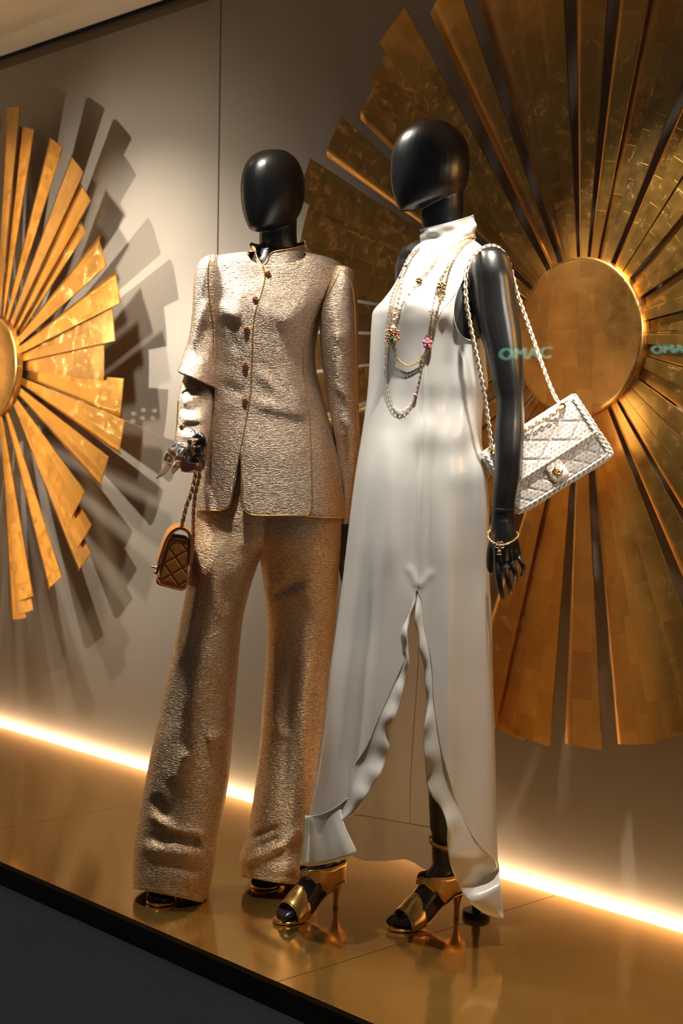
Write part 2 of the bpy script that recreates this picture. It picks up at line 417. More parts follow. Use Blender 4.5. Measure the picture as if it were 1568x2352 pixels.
M = dict(
    wall=m_wall(), ceil=plain('ceiling_paint', (.88, .85, .78), .8), dark=plain('dark_reveal', (.012, .011, .010), .6),
    black_edge=plain('black_edge', (.006, .0058, .0055), .35), plinth=plain('slate_plinth', (.78, .79, .86), .45),
    pave=plain('pavement', (.10, .10, .105), .7), floor=m_floor(),
    leaf=m_leaf('gold_leaf', (.90, .49, .11), (.48, .23, .040), (1., .84, .50)),
    leaf2=m_leaf('aged_gold_leaf', (.80, .46, .14), (.40, .21, .055), (1., .84, .52)),
    jacket=m_tweed('champagne_tweed', (.30, .225, .185), (.66, .52, .42), (.95, .76, .55), 110, 310),
    trouser=m_tweed('gold_tweed', (.27, .185, .125), (.62, .45, .30), (.95, .70, .40), 110, 330),
    piping=plain('gold_piping', (.80, .48, .15), .32, .85), satin=m_satin('white_satin', (.72, .71, .69)),
    lining=plain('mauve_lining', (.20, .10, .09), .35), black=m_black(), gold=plain('polished_gold', (.92, .62, .27), .26, 1.),
    shoe=plain('gold_leather', (.80, .50, .17), .27, .95), insole=plain('bronze_insole', (.35, .19, .06), .35, .7),
    boucle=m_boucle('white_boucle'), suede=m_suede(), rust=plain('rust_leather', (.38, .12, .035), .4), whiteleather=plain('white_leather', (.80, .78, .76), .4),
    scarf=m_scarf(), crystal=plain('clear_crystal', (.78, .70, .74), .06, .0, trans=.75, spec=.8), pink=plain('pink_crystal', (.50, .16, .28), .08, 0., coat=1.), red=plain('red_crystal', (.30, .02, .03), .08, 0., coat=1.),
    green=plain('green_crystal', (.02, .28, .12), .08, 0., coat=1.), blue=plain('blue_crystal', (.10, .2, .6), .06, 0., coat=1.), pearl=plain('pearl', (.80, .76, .74), .2, coat=.6), amber=plain('amber_bead', (.32, .09, .03), .15, coat=1.),
    led=m_emit('led_strip', (1., .68, .41), 62.), glass=m_glass(), steel=plain('black_steel', (.01, .01, .01), .3),
)

# ------------------------------------------------------------------ the setting
XL, XR = -4.4, 2.3
wall = thing('wall_back'); tag(wall, kind='structure')
for x0, x1 in ((XL, -1.3595), (-1.3535, XR)):
    box('wall_panel', (x0, 0, -.02), (x1, .03, 2.6635), M['wall'], wall, .0015)
box('wall_backing', (XL, .031, -.1), (XR, .06, 2.95), M['dark'], wall)
ceil = box('ceiling', (XL, -1.06, 2.70), (XR, -.035, 2.76), M['ceil']); tag(ceil, kind='structure')
t2 = box('wall_top_shade', (XL, -.001, 2.664), (XR, .03, 2.70), plain('shaded_wall_top', (.16, .105, .05), .5)); tag(t2, kind='structure')  # brown strip paints in the shade along the wall's top edge
floor = thing('floor'); tag(floor, kind='structure')
seams = [XL, -2.827, -1.327, .172, 1.672, XR]
for a, b in zip(seams[:-1], seams[1:]):
    box('floor_plate', (a+.0014, -1.0, -.012), (b-.0014, -.030, 0), M['floor'], floor, .0006)
tr = thing('trim_1'); tag(tr, kind='structure')
for a, b in zip(seams[:-1], seams[1:]):
    box('edge_board', (a+.0006, -1.0, -.066), (b-.0006, -.97, -.0125), M['black_edge'], tr, .0008)
wf = box('wall_front', (XL, -.985, -.60), (XR, -.96, -.066), M['plinth']); tag(wf, kind='structure')
pv = box('floor_pavement', (XL, -7.5, -.66), (XR+4, -.9, -.60), M['pave']); tag(pv, kind='structure')
g = box('window_1', (XL, -1.060, -.60), (XR, -1.052, 2.70), M['glass']); tag(g, kind='structure')
led = thing('light_strip', 'glowing warm white strip light in the gap between floor and taupe wall', 'light strip', (-1.2, -.03, -.02))
box('diffuser', (XL, -.0262, -.016), (XR, -.0205, -.005), M['led'], led)
box('housing', (XL, -.0295, -.022), (XR, -.0265, -.003), M['dark'], led)
box('channel', (XL, -.030, -.030), (XR, -.001, -.0225), M['ceil'], led)

# ------------------------------------------------------------------ sunbursts
def ray_mesh(name, cx, cz, a0, a1, r, r0, y, curl, mat, parent):
    """one leaf-covered blade: a curved sheet with real thickness; curl bends one long edge towards the wall."""
    nu, nv = 14, 9; th = .004; u = np.linspace(0, 1, nu); P = np.zeros((nv, nu, 3)); uv = np.zeros((nv, nu, 2))
    for j, t in enumerate(np.linspace(0, 1, nv)):
        rr = r0+(r-r0)*t
        for i, s in enumerate(u):
            a = math.radians(a0+(a1-a0)*s); wd = rr*math.radians(abs(a1-a0))
            e = s if curl < 0 else 1-s                       # distance from the curled edge
            k = max(0., (.24-e)/.24) if abs(curl) == 1 else max(0., (.70-e)/.70); back = (.10 if abs(curl) == 1 else .17)*wd*k*k if curl else .008*wd*(2*s-1)**2
            P[j, i] = (cx+rr*math.cos(a), y+back, cz+rr*math.sin(a)); uv[j, i] = ((s-.5)*wd, rr)
    V = list(P.reshape(-1, 3)); Vb = P.copy(); Vb[:, :, 1] += th; V += list(Vb.reshape(-1, 3)); n = nu*nv; Fc = []
    for j in range(nv-1):
        for i in range(nu-1):
            a, b, c, d = j*nu+i, j*nu+i+1, (j+1)*nu+i+1, (j+1)*nu+i
            Fc.append((a, b, c, d)); Fc.append((n+d, n+c, n+b, n+a))
    nf = len(Fc)
    rim = [j*nu for j in range(nv)]+[(nv-1)*nu+i for i in range(1, nu)]+[j*nu+nu-1 for j in range(nv-2, -1, -1)]+[i for i in range(nu-2, 0, -1)]
    # separate rim vertices keep the cut edges crisp
    base = len(V)
    for q in rim: V.append(P.reshape(-1, 3)[q]); V.append(Vb.reshape(-1, 3)[q])
    k = len(rim)
    for q in range(k): a, b = base+2*q, base+2*((q+1) % k); Fc.append((a, b, b+1, a+1))
    U = list(uv.reshape(-1, 2))*2+[uv.reshape(-1, 2)[q] for q in rim for _ in (0, 1)]
    off = rng.uniform(0, 40, 2); U = np.array(U)+off
    return mk(name, V, Fc, mat, parent, True, U)
def disc(name, cx, cz, r, y0, y1, mat, parent, rim=.004):
    prof = [(0, y0), (r*.55, y0), (r-rim*2.5, y0), (r-rim, y0-.0015), (r, y0+rim), (r, y1)]
    t = np.linspace(0, 2*math.pi, 72, endpoint=False); V = []; U = []; Fc = []; nn = len(t)
    for q, (rr, yy) in enumerate(prof):
        for a in t: V.append((cx+max(rr, 1e-4)*math.cos(a), yy, cz+max(rr, 1e-4)*math.sin(a))); U.append((rr*math.cos(a)*1.3+7, rr*math.sin(a)*1.3+3))
    for q in range(len(prof)-1):
        for i in range(nn): Fc.append((q*nn+i, q*nn+(i+1) % nn, (q+1)*nn+(i+1) % nn, (q+1)*nn+i))
    return mk(name, V, Fc, mat, parent, True, U)
def sunburst(label, cx, cz, rays, r_disc, y, rot):
    t = thing('sunburst_sculpture', label, 'wall sculpture', (cx, 0, cz))
    for a0, a1, r, curl, lay in rays:
        s = 1 if math.sin(math.radians((a0+a1)/2)) > 0 else -1
        ray_mesh('ray', cx, cz, a0, a1, r, r_disc*.82, y+.011*lay, s*curl, M['leaf'] if rng.random() < .7 else M['leaf2'], t)
    disc('center_disc', cx, cz, r_disc, y-.018, y+.01, M['leaf2'], t)
    V, Fc = tube([(cx, y+.05, cz), (cx, 0, cz)], .15, 24, False); mk('wall_mount', V, Fc, M['dark'], t)
    return t
R_RIGHT = [(-6.6, 1.2, 1.06, 0, 0), (1.8, 9.6, 1.08, 0, 1), (10.1, 18.2, 1.1, 0, 0), (18.8, 26.4, 1.12, 0, 1), (27.3, 35, 1.08, 0, 0), (35.8, 43.6, 1.1, 0, 1), (43.8, 51.4, 1.13, 0, 0),
  (52.2, 58.2, 1.1, 0, 0), (58.0, 63.2, 1.07, 1, 1), (64.8, 71.2, 1.05, 0, 0), (71, 77.7, 1.08, 0, 1), (77.6, 84.1, 1.06, 1, 0), (86.2, 93.4, 1.07, 1, 0), (95.6, 101, 1.05, 0, 0), (100.6, 107.2, 1.08, 0, 1),
  (107, 113.8, 1.06, 2, 2), (115.3, 122.2, 1.07, 2, 1), (124.4, 130.9, 1.125, 0, 0), (128.6, 135.9, 1.09, 0, 1), (134.6, 142.0, 1.07, 1, 2), (143, 149.6, 1.11, 1, 0), (151, 157.2, 1.165, 0, 0), (156.6, 163.3, 1.12, 0, 1),
  (163.0, 170.3, 1.1, 0, 2), (170.9, 176.6, 1.08, 0, 0), (177.2, 183.4, 1.05, 0, 0), (184.0, 191.2, 1.06, 0, 0), (192, 199, 1.04, 1, 0), (200, 207, 1.05, 0, 0), (208, 215, 1.03, 1, 0), (216, 223, 1.05, 0, 0), (224, 231, 1.04, 1, 0),
  (231.5, 238, 1.05, 0, 0), (239, 246, 1.03, 1, 0), (248.6, 256, 1.045, 1, 0), (255.2, 261, 1.045, 0, 1), (259.4, 266.2, 1.033, 0, 0), (268.4, 275.4, 1.016, 1, 0), (277.2, 284.4, 1.002, 1, 1), (284.2, 290.8, .993, 0, 0), (290.4, 296.2, .995, 0, 0),
  (298.6, 305.2, 1.02, 1, 0), (306.8, 313, 1.03, 1, 0), (313.2, 320.5, 1.04, 0, 0), (320.9, 328.4, 1.02, 0, 0), (328.9, 336.7, 1.05, 0, 1), (337.1, 344.6, 1.03, 0, 0), (345, 353, 1.05, 0, 1)]
R_LEFT = [(105, 112, .9, 1, 0), (95.5, 103, .95, 1, 0), (87.5, 94, .96, 1, 0), (79.3, 86, .985, 1, 0), (73.2, 79.9, .915, 0, 1), (58.4, 65.6, .915, 1, 0), (47.5, 55.1, .915, 1, 0), (41.6, 48.5, .865, 0, 1), (37.8, 42.4, .762, 0, 2), (23.4, 32.2, .836, 1, 0),
  (13.2, 21.3, .877, 1, 0), (5.1, 13.8, .811, 0, 1), (-4.8, 5.8, .726, 0, 2), (-13.6, -4.0, .832, 0, 3), (-21.2, -13.2, .895, 1, 1), (-31.2, -22.7, .858, 1, 0), (-45, -35.5, .79, 0, 0), (-48.7, -40.7, .885, 0, 1), (-53.5, -46, .942, 1, 2),
  (-64.8, -57.3, .922, 1, 0), (-78.7, -71, .915, 0, 0), (-80.5, -73, .963, 0, 1), (-85, -77.6, .982, 1, 2), (-95, -87, .96, 1, 0), (-104, -97, .93, 1, 0), (-113, -105, .92, 0, 0)]
SY = -.17
sunburst('large gold leaf sunburst with a round center disc, on the wall behind the white bag', .316, 1.458, R_RIGHT, .196, SY, 0)
sunburst('gold leaf sunburst cut off by the left edge, casting ray shadows beside the gold suit', -2.536, 1.452, R_LEFT, .200, SY, 0)

# ------------------------------------------------------------------ mannequin parts
def head_parts(Pc, face, s=1.0):
    """egg head; rows are front (x,y), back (x,y) in head pixels and half width; Pc = crown point; face = unit facing."""
    rows = [((985, 278), (1003, 278), .012), ((965, 282), (1022, 281), .034), ((934, 297), (1048, 296), .057), ((911, 322), (1069, 318), .070), ((899, 355), (1081, 350), .0765), ((897, 390), (1082, 380), .0775),
            ((899, 422), (1080, 402), .0735), ((904, 448), (1076, 420), .0665), ((910, 468), (1071, 432), .058), ((916, 480), (1066, 440), .050), ((924, 486), (1058, 446), .040), ((940, 487), (1040, 454), .026)]
    k = 1/937.*s; side = np.cross(face, UP); out = []
    t = np.linspace(0, 2*math.pi, 36, endpoint=False)
    for (xf_, yf), (xb, yb), hw in rows:
        a = np.array([(993-xf_)*k, (277-yf)*k]); b = np.array([(993-xb)*k, (277-yb)*k]); c = (a+b)/2; h = (a-b)/2
        rg = []
        for q in t:
            ct, st = math.cos(q), math.sin(q); wq = hw*s*(1-.10*ct)
            p = c+h*ct; rg.append(Pc+face*p[0]+UP*p[1]+side*wq*st)
        out.append(rg)
    neck = [((990, 415), (1066, 405), .045), ((978, 455), (1069, 440), .047), ((970, 490), (1070, 470), .048), ((974, 512), (1070, 500), .050), ((979, 540), (1073, 525), .0505), ((979, 575), (1076, 560), .051)]
    nk = []
    for (xf_, yf), (xb, yb), hw in neck:
        a = np.array([(993-xf_)*k, (277-yf)*k]); b = np.array([(993-xb)*k, (277-yb)*k]); c = (a+b)/2; h = (a-b)/2
        nk.append([Pc+face*(c+h*math.cos(q))[0]+UP*(c+h*math.cos(q))[1]+side*hw*s*math.sin(q) for q in t])
    return [closed_loft(smooth_rings(out, 60)), closed_loft(smooth_rings(nk, 24))]

def hand_parts(wrist, D, pxm, flip=1):
    """open relaxed left hand hanging from wrist px; offsets were read off in pixels at pxm px per metre."""
    W = np.array(wrist, float); k = D/F_PX*pxm
    def P(x, y, d, r): q = at(W[0]+(x)*k*F_PX/D/pxm*1.0, W[1]+(y)*k*F_PX/D/pxm, D+d); return (*q, r)
    out = []
    kn = [(-14, 84, .002), (3, 87, -.004), (19, 82, -.002), (34, 70, .006)]          # knuckles
    for x, y, d in kn: out.append(limb([P(0, -6, 0, .0235), P(x*.5, y*.45, d-.004, .0185), P(x*.98, y-3, d, .0092)], 12))
    out.append(limb([P(-4, 5, 0, .022), P(-5, 45, 0, .019), P(-8, 70, 0, .011)], 12))
    fg = [[(-14, 84, .002, .0086), (-13, 104, -.004, .0080), (-9, 130, -.006, .0076), (-5, 150, -.003, .0068), (-1, 167, .002, .0050)],
          [(3, 87, -.004, .0084), (7, 108, -.014, .0078), (11, 126, -.016, .0073), (15, 143, -.010, .0066), (18, 154, -.004, .0052)],
          [(19, 82, -.002, .0080), (23, 96, -.010, .0073), (27.5, 111, -.008, .0068), (27, 124, .004, .0062), (25, 132, .010, .0050)],
          [(34, 70, .006, .0074), (40, 82, -.004, .0066), (46, 95, -.004, .0062), (45.5, 107, .004, .0056), (42, 116, .009, .0046)]]
    for f in fg: out.append(limb([P(*q) for q in f], 12))
    out.append(limb([P(-10, 20, .010, .014), P(-24, 48, .022, .012), (P(-30, 76, .026, .0092)), P(-30, 98, .026, .0080), P(-27, 107, .025, .0056)], 12))
    nails = []
    for f in fg:
        a = np.array(P(*f[-2])[:3]); b = np.array(P(*f[-1])[:3]); r = f[-1][3]
        nails.append((a*.35+b*.65-fw*r*.80, b-a, r))
    return out, nails

# foot and shoe share one local frame: x towards the toes, y to the wearer's left, z up; heel tip at the origin
def foot_parts(Mx, side, tall=True):
    p = []; L = lambda pts, n=14: p.append(xf(limb(pts, n), Mx))
    L(([(.048, 0, .50, .045), (.050, 0, .38, .046), (.053, 0, .28, .037)] if tall else [(.056, 0, .25, .034)])+[(.056, 0, .20, .031), (.050, 0, .150, .033), (.02, 0, .115, .030)])
    p.append(xf(ellipsoid((-.004, 0, .102), (.027, .026, .030)), Mx))
    L([(.0, 0, .105, .027), (.05, 0, .125, .031), (.10, 0, .088, .031), (.145, 0, .052, .028), (.185, 0, .026, .018)])
    L([(.06, .004, .118, .024), (.11, .011, .076, .022), (.155, .017, .040, .019), (.19, .019, .024, .015)]); L([(.06, -.004, .118, .024), (.11, -.011, .076, .022), (.155, -.017, .040, .019), (.185, -.020, .024, .015)])
    inner = -side                                       # the big toe sits towards the other foot
    for k, (yy, x1, r) in enumerate(((.0205, .237, .0096), (.0045, .235, .0070), (-.0085, .230, .0065), (-.0205, .222, .0061), (-.0315, .212, .0055))):
        p.append(xf(limb([(.18, yy*.85*inner, .024, r*1.05), (.205, yy*inner, .024, r), (x1-.014, yy*inner, .0205, r), (x1-.004, yy*inner, .0165, r*.8)], 12, 14), Mx))
    return p
def shoe(Mx, parent, label, buckle=True):
    s = thing('shoe', None, None, tuple(Mx[:3, 3])); put_p(s, parent); s['label'] = label
    X = [-.03, -.022, 0, .04, .08, .12, .16, .19, .22, .238, .247]
    W_ = [.008, .021, .0275, .027, .027, .034, .041, .0425, .036, .021, .005]
    Z = [.072, .0715, .070, .064, .042, .018, .0085, .007, .008, .0085, .009]
    xs = np.r_[np.linspace(-.03, .24, 34), .244, .247]; ws = np.interp(xs, X, W_); zs = np.interp(xs, X, Z)
    for q in range(2): zs[2:-2] = (zs[1:-3]+zs[2:-2]*2+zs[3:-1])/4
    rg = []
    for x, w_, z in zip(xs, ws, zs):
        rg.append([(x, w_*c, z+d) for c, d in ((-1, -.003), (-.9, 0), (0, .0012), (.9, 0), (1, -.003), (.92, -.0065), (0, -.007), (-.92, -.0065))])
    V, Fc = xf(closed_loft(rg), Mx); mk('sole', V, Fc, M['shoe'], s)
    rg = [[(x, w_*.86*c, z+.0016+.001*(1-c*c)) for c in (-1, -.5, 0, .5, 1)] for x, w_, z in zip(xs[1:-1], ws[1:-1], zs[1:-1])]
    V, Fc, _ = grid(rg); V, Fc = xf((V, Fc), Mx); mk('insole', V, Fc, M['insole'], s)
    rg = []
    for z, x, a, b in ((.066, .004, .026, .021), (.058, .001, .020, .017), (.046, -.001, .0135, .012), (.03, -.001, .0090, .0085), (.012, 0, .0080, .0080), (.0, 0, .0088, .0088)):
        rg.append([(x+a*math.cos(q)*(1 if math.cos(q) < 0 else .75), b*math.sin(q), z) for q in np.linspace(0, 2*math.pi, 16, endpoint=False)])
    V, Fc = xf(closed_loft(rg), Mx); mk('heel', V, Fc, M['shoe'], s)
    # toe band
    rows = []
    for t in np.linspace(0, 1, 12):
        row = []
        for q in np.linspace(0, math.pi, 19):
            sn = math.sin(q); x = .143+.010*sn+t*(.052+.000*sn)
            wq = np.interp(x, X, W_)*1.015; zz = np.interp(x, X, Z); h = np.interp(x, (.15, .17, .19, .21, .23), (.084, .072, .057, .045, .036))
            row.append((x, wq*math.cos(q)*(1-.16*sn), zz-.004+(h-zz+.004)*sn**.72))
        rows.append(row)
    V, Fc, _ = grid(rows); V, Fc = xf((V, Fc), Mx); o = mk('vamp', V, Fc, M['shoe'], s); sol(o, .0018)
    for e in (0, -1):
        V, Fc = xf(tube(rows[e], .0013, 6), Mx); mk('edge_binding', V, Fc, M['gold'], s)
    # heel counter running into the instep strap
    top = [(-.034, 0, .124), (-.012, .028, .124), (.03, .037, .122), (.07, .0385, .121), (.106, .033, .123), (.130, .0205, .121), (.1465, 0, .1165)]
    bot = [(-.031, 0, .072), (-.008, .0275, .070), (.03, .0285, .066), (.068, .032, .052), (.102, .0365, .082), (.131, .0225, .1055), (.1495, 0, .104)]
    full = lambda c: np.vstack([np.array(c), (np.array(c)*[1, -1, 1])[-2::-1]])
    T_ = cr(full(top)[:-1], 60, True); B_ = cr(full(bot)[:-1], 60, True)
    V, Fc, _ = grid([T_*(1-t)+B_*t for t in np.linspace(0, 1, 6)]); V, Fc = xf((V, Fc), Mx); o = mk('strap', V, Fc, M['shoe'], s); sol(o, .0016)
    if buckle:
        c = np.array((.141, .012, .114)); nx = np.array((.72, .25, .65)); nx /= np.linalg.norm(nx); a = np.cross((0, 0, 1), nx); a /= np.linalg.norm(a); b = np.cross(nx, a)
        q = np.linspace(0, 2*math.pi, 24, endpoint=False); pts = [c+nx*.003+a*.0105*math.cos(x)+b*.008*math.sin(x) for x in q]
        parts = [tube(pts+[pts[0]], .0013, 6, False)]+[ellipsoid(p+nx*.001, (.0014,)*3, 6) for p in pts[::1]]
        V, Fc = xf(join(parts), Mx); mk('buckle', V, Fc, M['gold'], s)
        V, Fc = xf(tube(cr([c+nx*.003, c+np.array((-.012, .012, -.010)), c+np.array((-.026, .020, -.024))], 8), [.0045]*8, 8), Mx); mk('strap_tail', V, Fc, M['shoe'], s)
    return s
def sol(o, t):
    m = o.modifiers.new('thickness', 'SOLIDIFY'); m.thickness = t; m.offset = 0
def shoe_frame(T, d):
    d = np.array(d, float); d[2] = 0; d /= np.linalg.norm(d); y = np.cross(UP, d)
    return frame_m(np.array([T[0], T[1], 0])-d*.205+UP*.0003, d*.83, y*.95, UP)

# ================================================================== WHITE DRESS MANNEQUIN
DW = 3.62
white = thing('mannequin', 'black mannequin in a long white sleeveless satin dress slit up the front', 'mannequin', (0.0, -.52, 0))
faceW = -RH*math.cos(math.radians(14))-FH*math.sin(math.radians(14))
bp = head_parts(at(993, 277, DW), faceW)
tor = [(552, 985, 1078, DW, .055), (575, 966, 1098, DW, .075), (600, 950, 1112, DW, .10), (640, 930, 1118, DW, .115), (690, 900, 1118, DW, .12), (740, 872, 1112, DW, .12), (800, 866, 1104, DW, .115), (900, 862, 1100, DW, .105), (1000, 848, 1096, DW, .11), (1080, 842, 1104, DW, .13), (1180, 848, 1108, DW, .14), (1260, 856, 1100, DW, .13)]
bp.append(closed_loft(loft_rings(rows4(tor), 40, 32, 2.2)))
DA = 3.50
arm = [(567, 1110, 1136, DA+.02, .016), (572, 1099, 1150, DA+.015, .032), (583, 1090, 1162, DA+.01, .044), (602, 1084, 1172, DA+.005, .050), (628, 1082, 1178, DA, .051), (660, 1083, 1183, DA, .049), (700, 1086, 1188, DA, .047), (750, 1096, 1196, DA, .045), (800, 1112, 1200.5, DA, .043), (850, 1124, 1202.5, DA, .040), (890, 1133, 1203, DA, .036), (920, 1140.5, 1203.5, DA, .033), (955, 1139, 1204, DA, .034), (993, 1136, 1203, DA-.005, .034), (1040, 1136, 1200, DA-.01, .033), (1090, 1134.5, 1194, DA-.012, .029), (1135, 1131.5, 1186, DA-.015, .025), (1169, 1130, 1181, DA-.015, .022), (1205, 1128, 1182, DA-.015, .020), (1222, 1127, 1184, DA-.015, .018)]
bp.append(closed_loft(loft_rings(rows4(arm), 70, 28)))
bp.append(limb([(*at(1050, 625, DW-.02), .055), (*at(1090, 635, DA+.05), .05), (*at(1120, 650, DA+.02), .04)]))
bp.append(limb([(*at(985, 600, DW+.04), .05), (*at(958, 600, DW+.10), .050), (*at(950, 640, DW+.12), .048), (*at(945, 800, DW+.12), .04), (*at(950, 950, DW+.12), .034), (*at(955, 1130, DW+.10), .026)]))
hp, nailsW = hand_parts((1155, 1207), DA-.015, 960)
bp += hp
legL, legR = onz(1050, 2108), onz(767, 2085)
TW2, TW1 = onz(893, 2139), onz(632, 2124)
MW2 = shoe_frame(TW2, TW2-onz(1050, 2107)); MW1 = shoe_frame(TW1, TW1-onz(767, 2085))
bp += foot_parts(MW2, 1, False)+foot_parts(MW1, -1, False)
for Mx, px in ((MW2, ((1024, 1800), (1036, 1600), (1042, 1400), (1040, 1220))), (MW1, ((768, 1800), (812, 1620), (870, 1420), (915, 1240)))):
    a = (Mx @ np.array([.056, 0, .23, 1]))[:3]; da = depth(a)
    bp.append(limb([(*a, .033)]+[(*at(x, y, da+(DW-da)*t), r_) for (x, y), r_, t in zip(px, (.044, .05, .058, .072), (.3, .55, .8, 1))]))
bodyW = remesh('body', bp, M['black'], white, .0028, 4)
nb = []
for p, d, r in nailsW:
    d = d/np.linalg.norm(d); s_ = np.cross(d, fw); s_ /= np.linalg.norm(s_)
    nb.append(xf(ellipsoid((0, 0, 0), (r*1.25, r*.72, r*.22), 10), frame_m(p, d, s_, np.cross(d, s_))))
V, Fc = join(nb); mk('fingernails', V, Fc, M['steel'], bodyW)
V, Fc = tube(np.array([at(1155.5+26.5*math.cos(q), 1167+3.5*math.sin(q)+2*math.cos(q), DA-.015+.0235*math.sin(-q)*-1*-1) for q in np.linspace(0, 2*math.pi, 40)]), .0007, 6, False)
mk('wrist_joint', V, Fc, M['steel'], bodyW)
# foot rod of the mannequin
sb = onz(1093, 2104); parts = []
for z0, z1, r_ in ((.0, .012, .035), (.012, .016, .033), (.016, .05, .011), (.05, .30, .0075)):
    q = np.linspace(0, 2*math.pi, 32, endpoint=False); parts.append(closed_loft([[(sb[0]+r_*math.cos(a), sb[1]+r_*math.sin(a), z) for a in q] for z in (z0, z1)]))
V, Fc = join(parts); o = mk('stand_base', V, Fc, M['steel'], white, False); o['label'] = 'round black stand foot with a short rod behind the heel'

# ---- dress
dr = [(556, 968, 1092, DW, .065), (570, 950, 1108, DW, .085), (590, 938, 1118, DW, .105), (612, 926, 1123, DW, .118), (655, 904, 1126, DW, .128), (690, 878, 1126, DW, .132), (714, 857, 1124, DW, .135), (740, 853, 1120, DW, .134), (790, 850, 1113, DW, .128), (840, 848, 1116, DW, .124), (885, 845, 1120, DW, .122), (925, 841, 1110, DW, .120), (975, 834, 1106, DW, .124), (1020, 827, 1106, DW, .132), (1080, 817, 1118, DW, .145), (1140, 809, 1122, DW, .152), (1240, 797, 1122, DW, .158), (1320, 788, 1123, DW, .16), (1440, 772, 1129, DW, .165), (1540, 757, 1131, DW, .17), (1640, 745, 1134, DW, .175), (1750, 730, 1137, DW, .18), (1850, 713, 1139, DW, .185), (1970, 695, 1142, DW, .19), (2090, 676, 1146, DW, .195)]
NR, NC = 250, 168
rg = loft_rings(rows4(dr), NR, NC, 2.15)
tq = np.linspace(0, 2*math.pi, NC, endpoint=False)+math.pi/2
cen = rg.mean(1, keepdims=True); zz = rg[:, :, 2]
amp = np.interp(zz, (.1, .8, 1.05, 1.2), (.0075, .004, .001, 0))
rad = (rg-cen); rad[:, :, 2] = 0; rad /= np.linalg.norm(rad, axis=2, keepdims=True)+1e-9
lat = np.abs(np.sin(tq))[None, :]**1.0
rg = rg+rad*(amp*(np.sin(9*tq)[None, :]+.6*np.sin(15*tq+1.3)[None, :])*lat)[:, :, None]
Vd, Fd, UVd = grid(rg, True)
dfold = [(850, 722, 1010, 708, 50, .006), (990, 700, 1080, 765, 26, .008), (940, 990, 1090, 1003, 44, .010), (1020, 1095, 1135, 1082, 34, .004), (974, 760, 962, 1345, 4.5, .0036),
         (1000, 700, 985, 930, 16, .005), (1030, 800, 1020, 1000, 14, -.005), (1070, 800, 1060, 1020, 12, .005), (885, 960, 900, 1330, 22, .004), (905, 830, 880, 1020, 20, -.003), (850, 1000, 815, 1450, 20, .005), (930, 1030, 920, 1340, 18, -.004),
         (958, 1000, 948, 1345, 9, -.006), (992, 1000, 976, 1350, 9, -.005), (1020, 1150, 1042, 1750, 22, .005), (1075, 1120, 1090, 1850, 20, -.006), (1108, 1250, 1122, 1950, 14, .004), (860, 1350, 795, 1860, 28, -.006), (820, 1400, 765, 1900, 20, .006),
         (940, 710, 910, 630, 18, .004), (1000, 650, 1045, 590, 18, .004), (1048, 655, 1010, 745, 8, .003), (957, 1350, 935, 1300, 7, .003), (957, 1350, 990, 1310, 7, .003)]
Vd = folds(Vd, dfold)
skirtS = Surf((Vd, Fd))
armhole = [(1118, 540), (1098, 578), (1082, 606), (1068, 632), (1056, 655), (1047, 678), (1042, 702), (1041, 722), (1044, 742), (1051, 760), (1062, 773), (1076, 781), (1092, 782), (1108, 774), (1122, 762), (1170, 740), (1170, 540)]
seamL = [(956.5, 1352), (946, 1384), (935, 1412), (924, 1440), (920, 1466), (925, 1491), (930, 1509), (918, 1540), (899, 1582), (883, 1620), (868, 1652), (855, 1685), (842, 1713), (825, 1740), (810, 1762), (802, 1778), (801, 1804), (797, 1834)]
hemL = [(797, 1834), (781, 1847), (760, 1861), (736, 1871), (703, 1877), (680, 1876)]
seamR = [(956.5, 1352), (967, 1378), (970.6, 1406), (976, 1452), (988, 1505), (992.5, 1544), (995, 1600), (1002, 1653), (1013, 1720), (1030.6, 1784), (1048, 1844), (1069.5, 1893), (1098, 1939), (1126, 1967), (1143, 1986)]
polyS = [tuple(p) for p in cr(seamL, 60)]+hemL+[(600, 1876), (600, 2400), (1300, 2400), (1300, 1990)]+[tuple(p) for p in cr(seamR, 60)][::-1]
V, Fc = trim(Vd, Fd, armhole, 'front', 8)
Vz = V.copy()
V, Fc = trim(V, Fc, polyS, 'front', 8)
backhem = [(500, 1890), (690, 1890), (720, 1960), (770, 1968), (800, 1962), (815, 1970), (840, 1978), (880, 1978), (930, 1973), (950, 1981), (968, 1994), (985, 2000), (1020, 2003), (1060, 2010), (1110, 2030), (1300, 2030), (1300, 2500), (500, 2500)]
V, Fc = trim(V, Fc, backhem, 'back', 8)
used = np.unique(Fc); mp = -np.ones(len(V), int); mp[used] = np.arange(len(used))
dress = mk('dress', V[used], mp[Fc], M['satin'], white, True, UVd[used])
q_ = Vd[Fd]; fn = np.cross(q_[:, 1]-q_[:, 0], q_[:, 3]-q_[:, 0]); vn = np.zeros_like(Vd)
for k in range(4): np.add.at(vn, Fd[:, k], fn)
ncol = NC+1; vg = vn.reshape(NR, ncol, 3); e_ = vg[:, 0]+vg[:, -1]; vg[:, 0] = e_; vg[:, -1] = e_; vn = vg.reshape(-1, 3)
vn /= np.linalg.norm(vn, axis=1)[:, None]+1e-12
dress.data.normals_split_custom_set_from_vertices([tuple(v) for v in vn[used]])
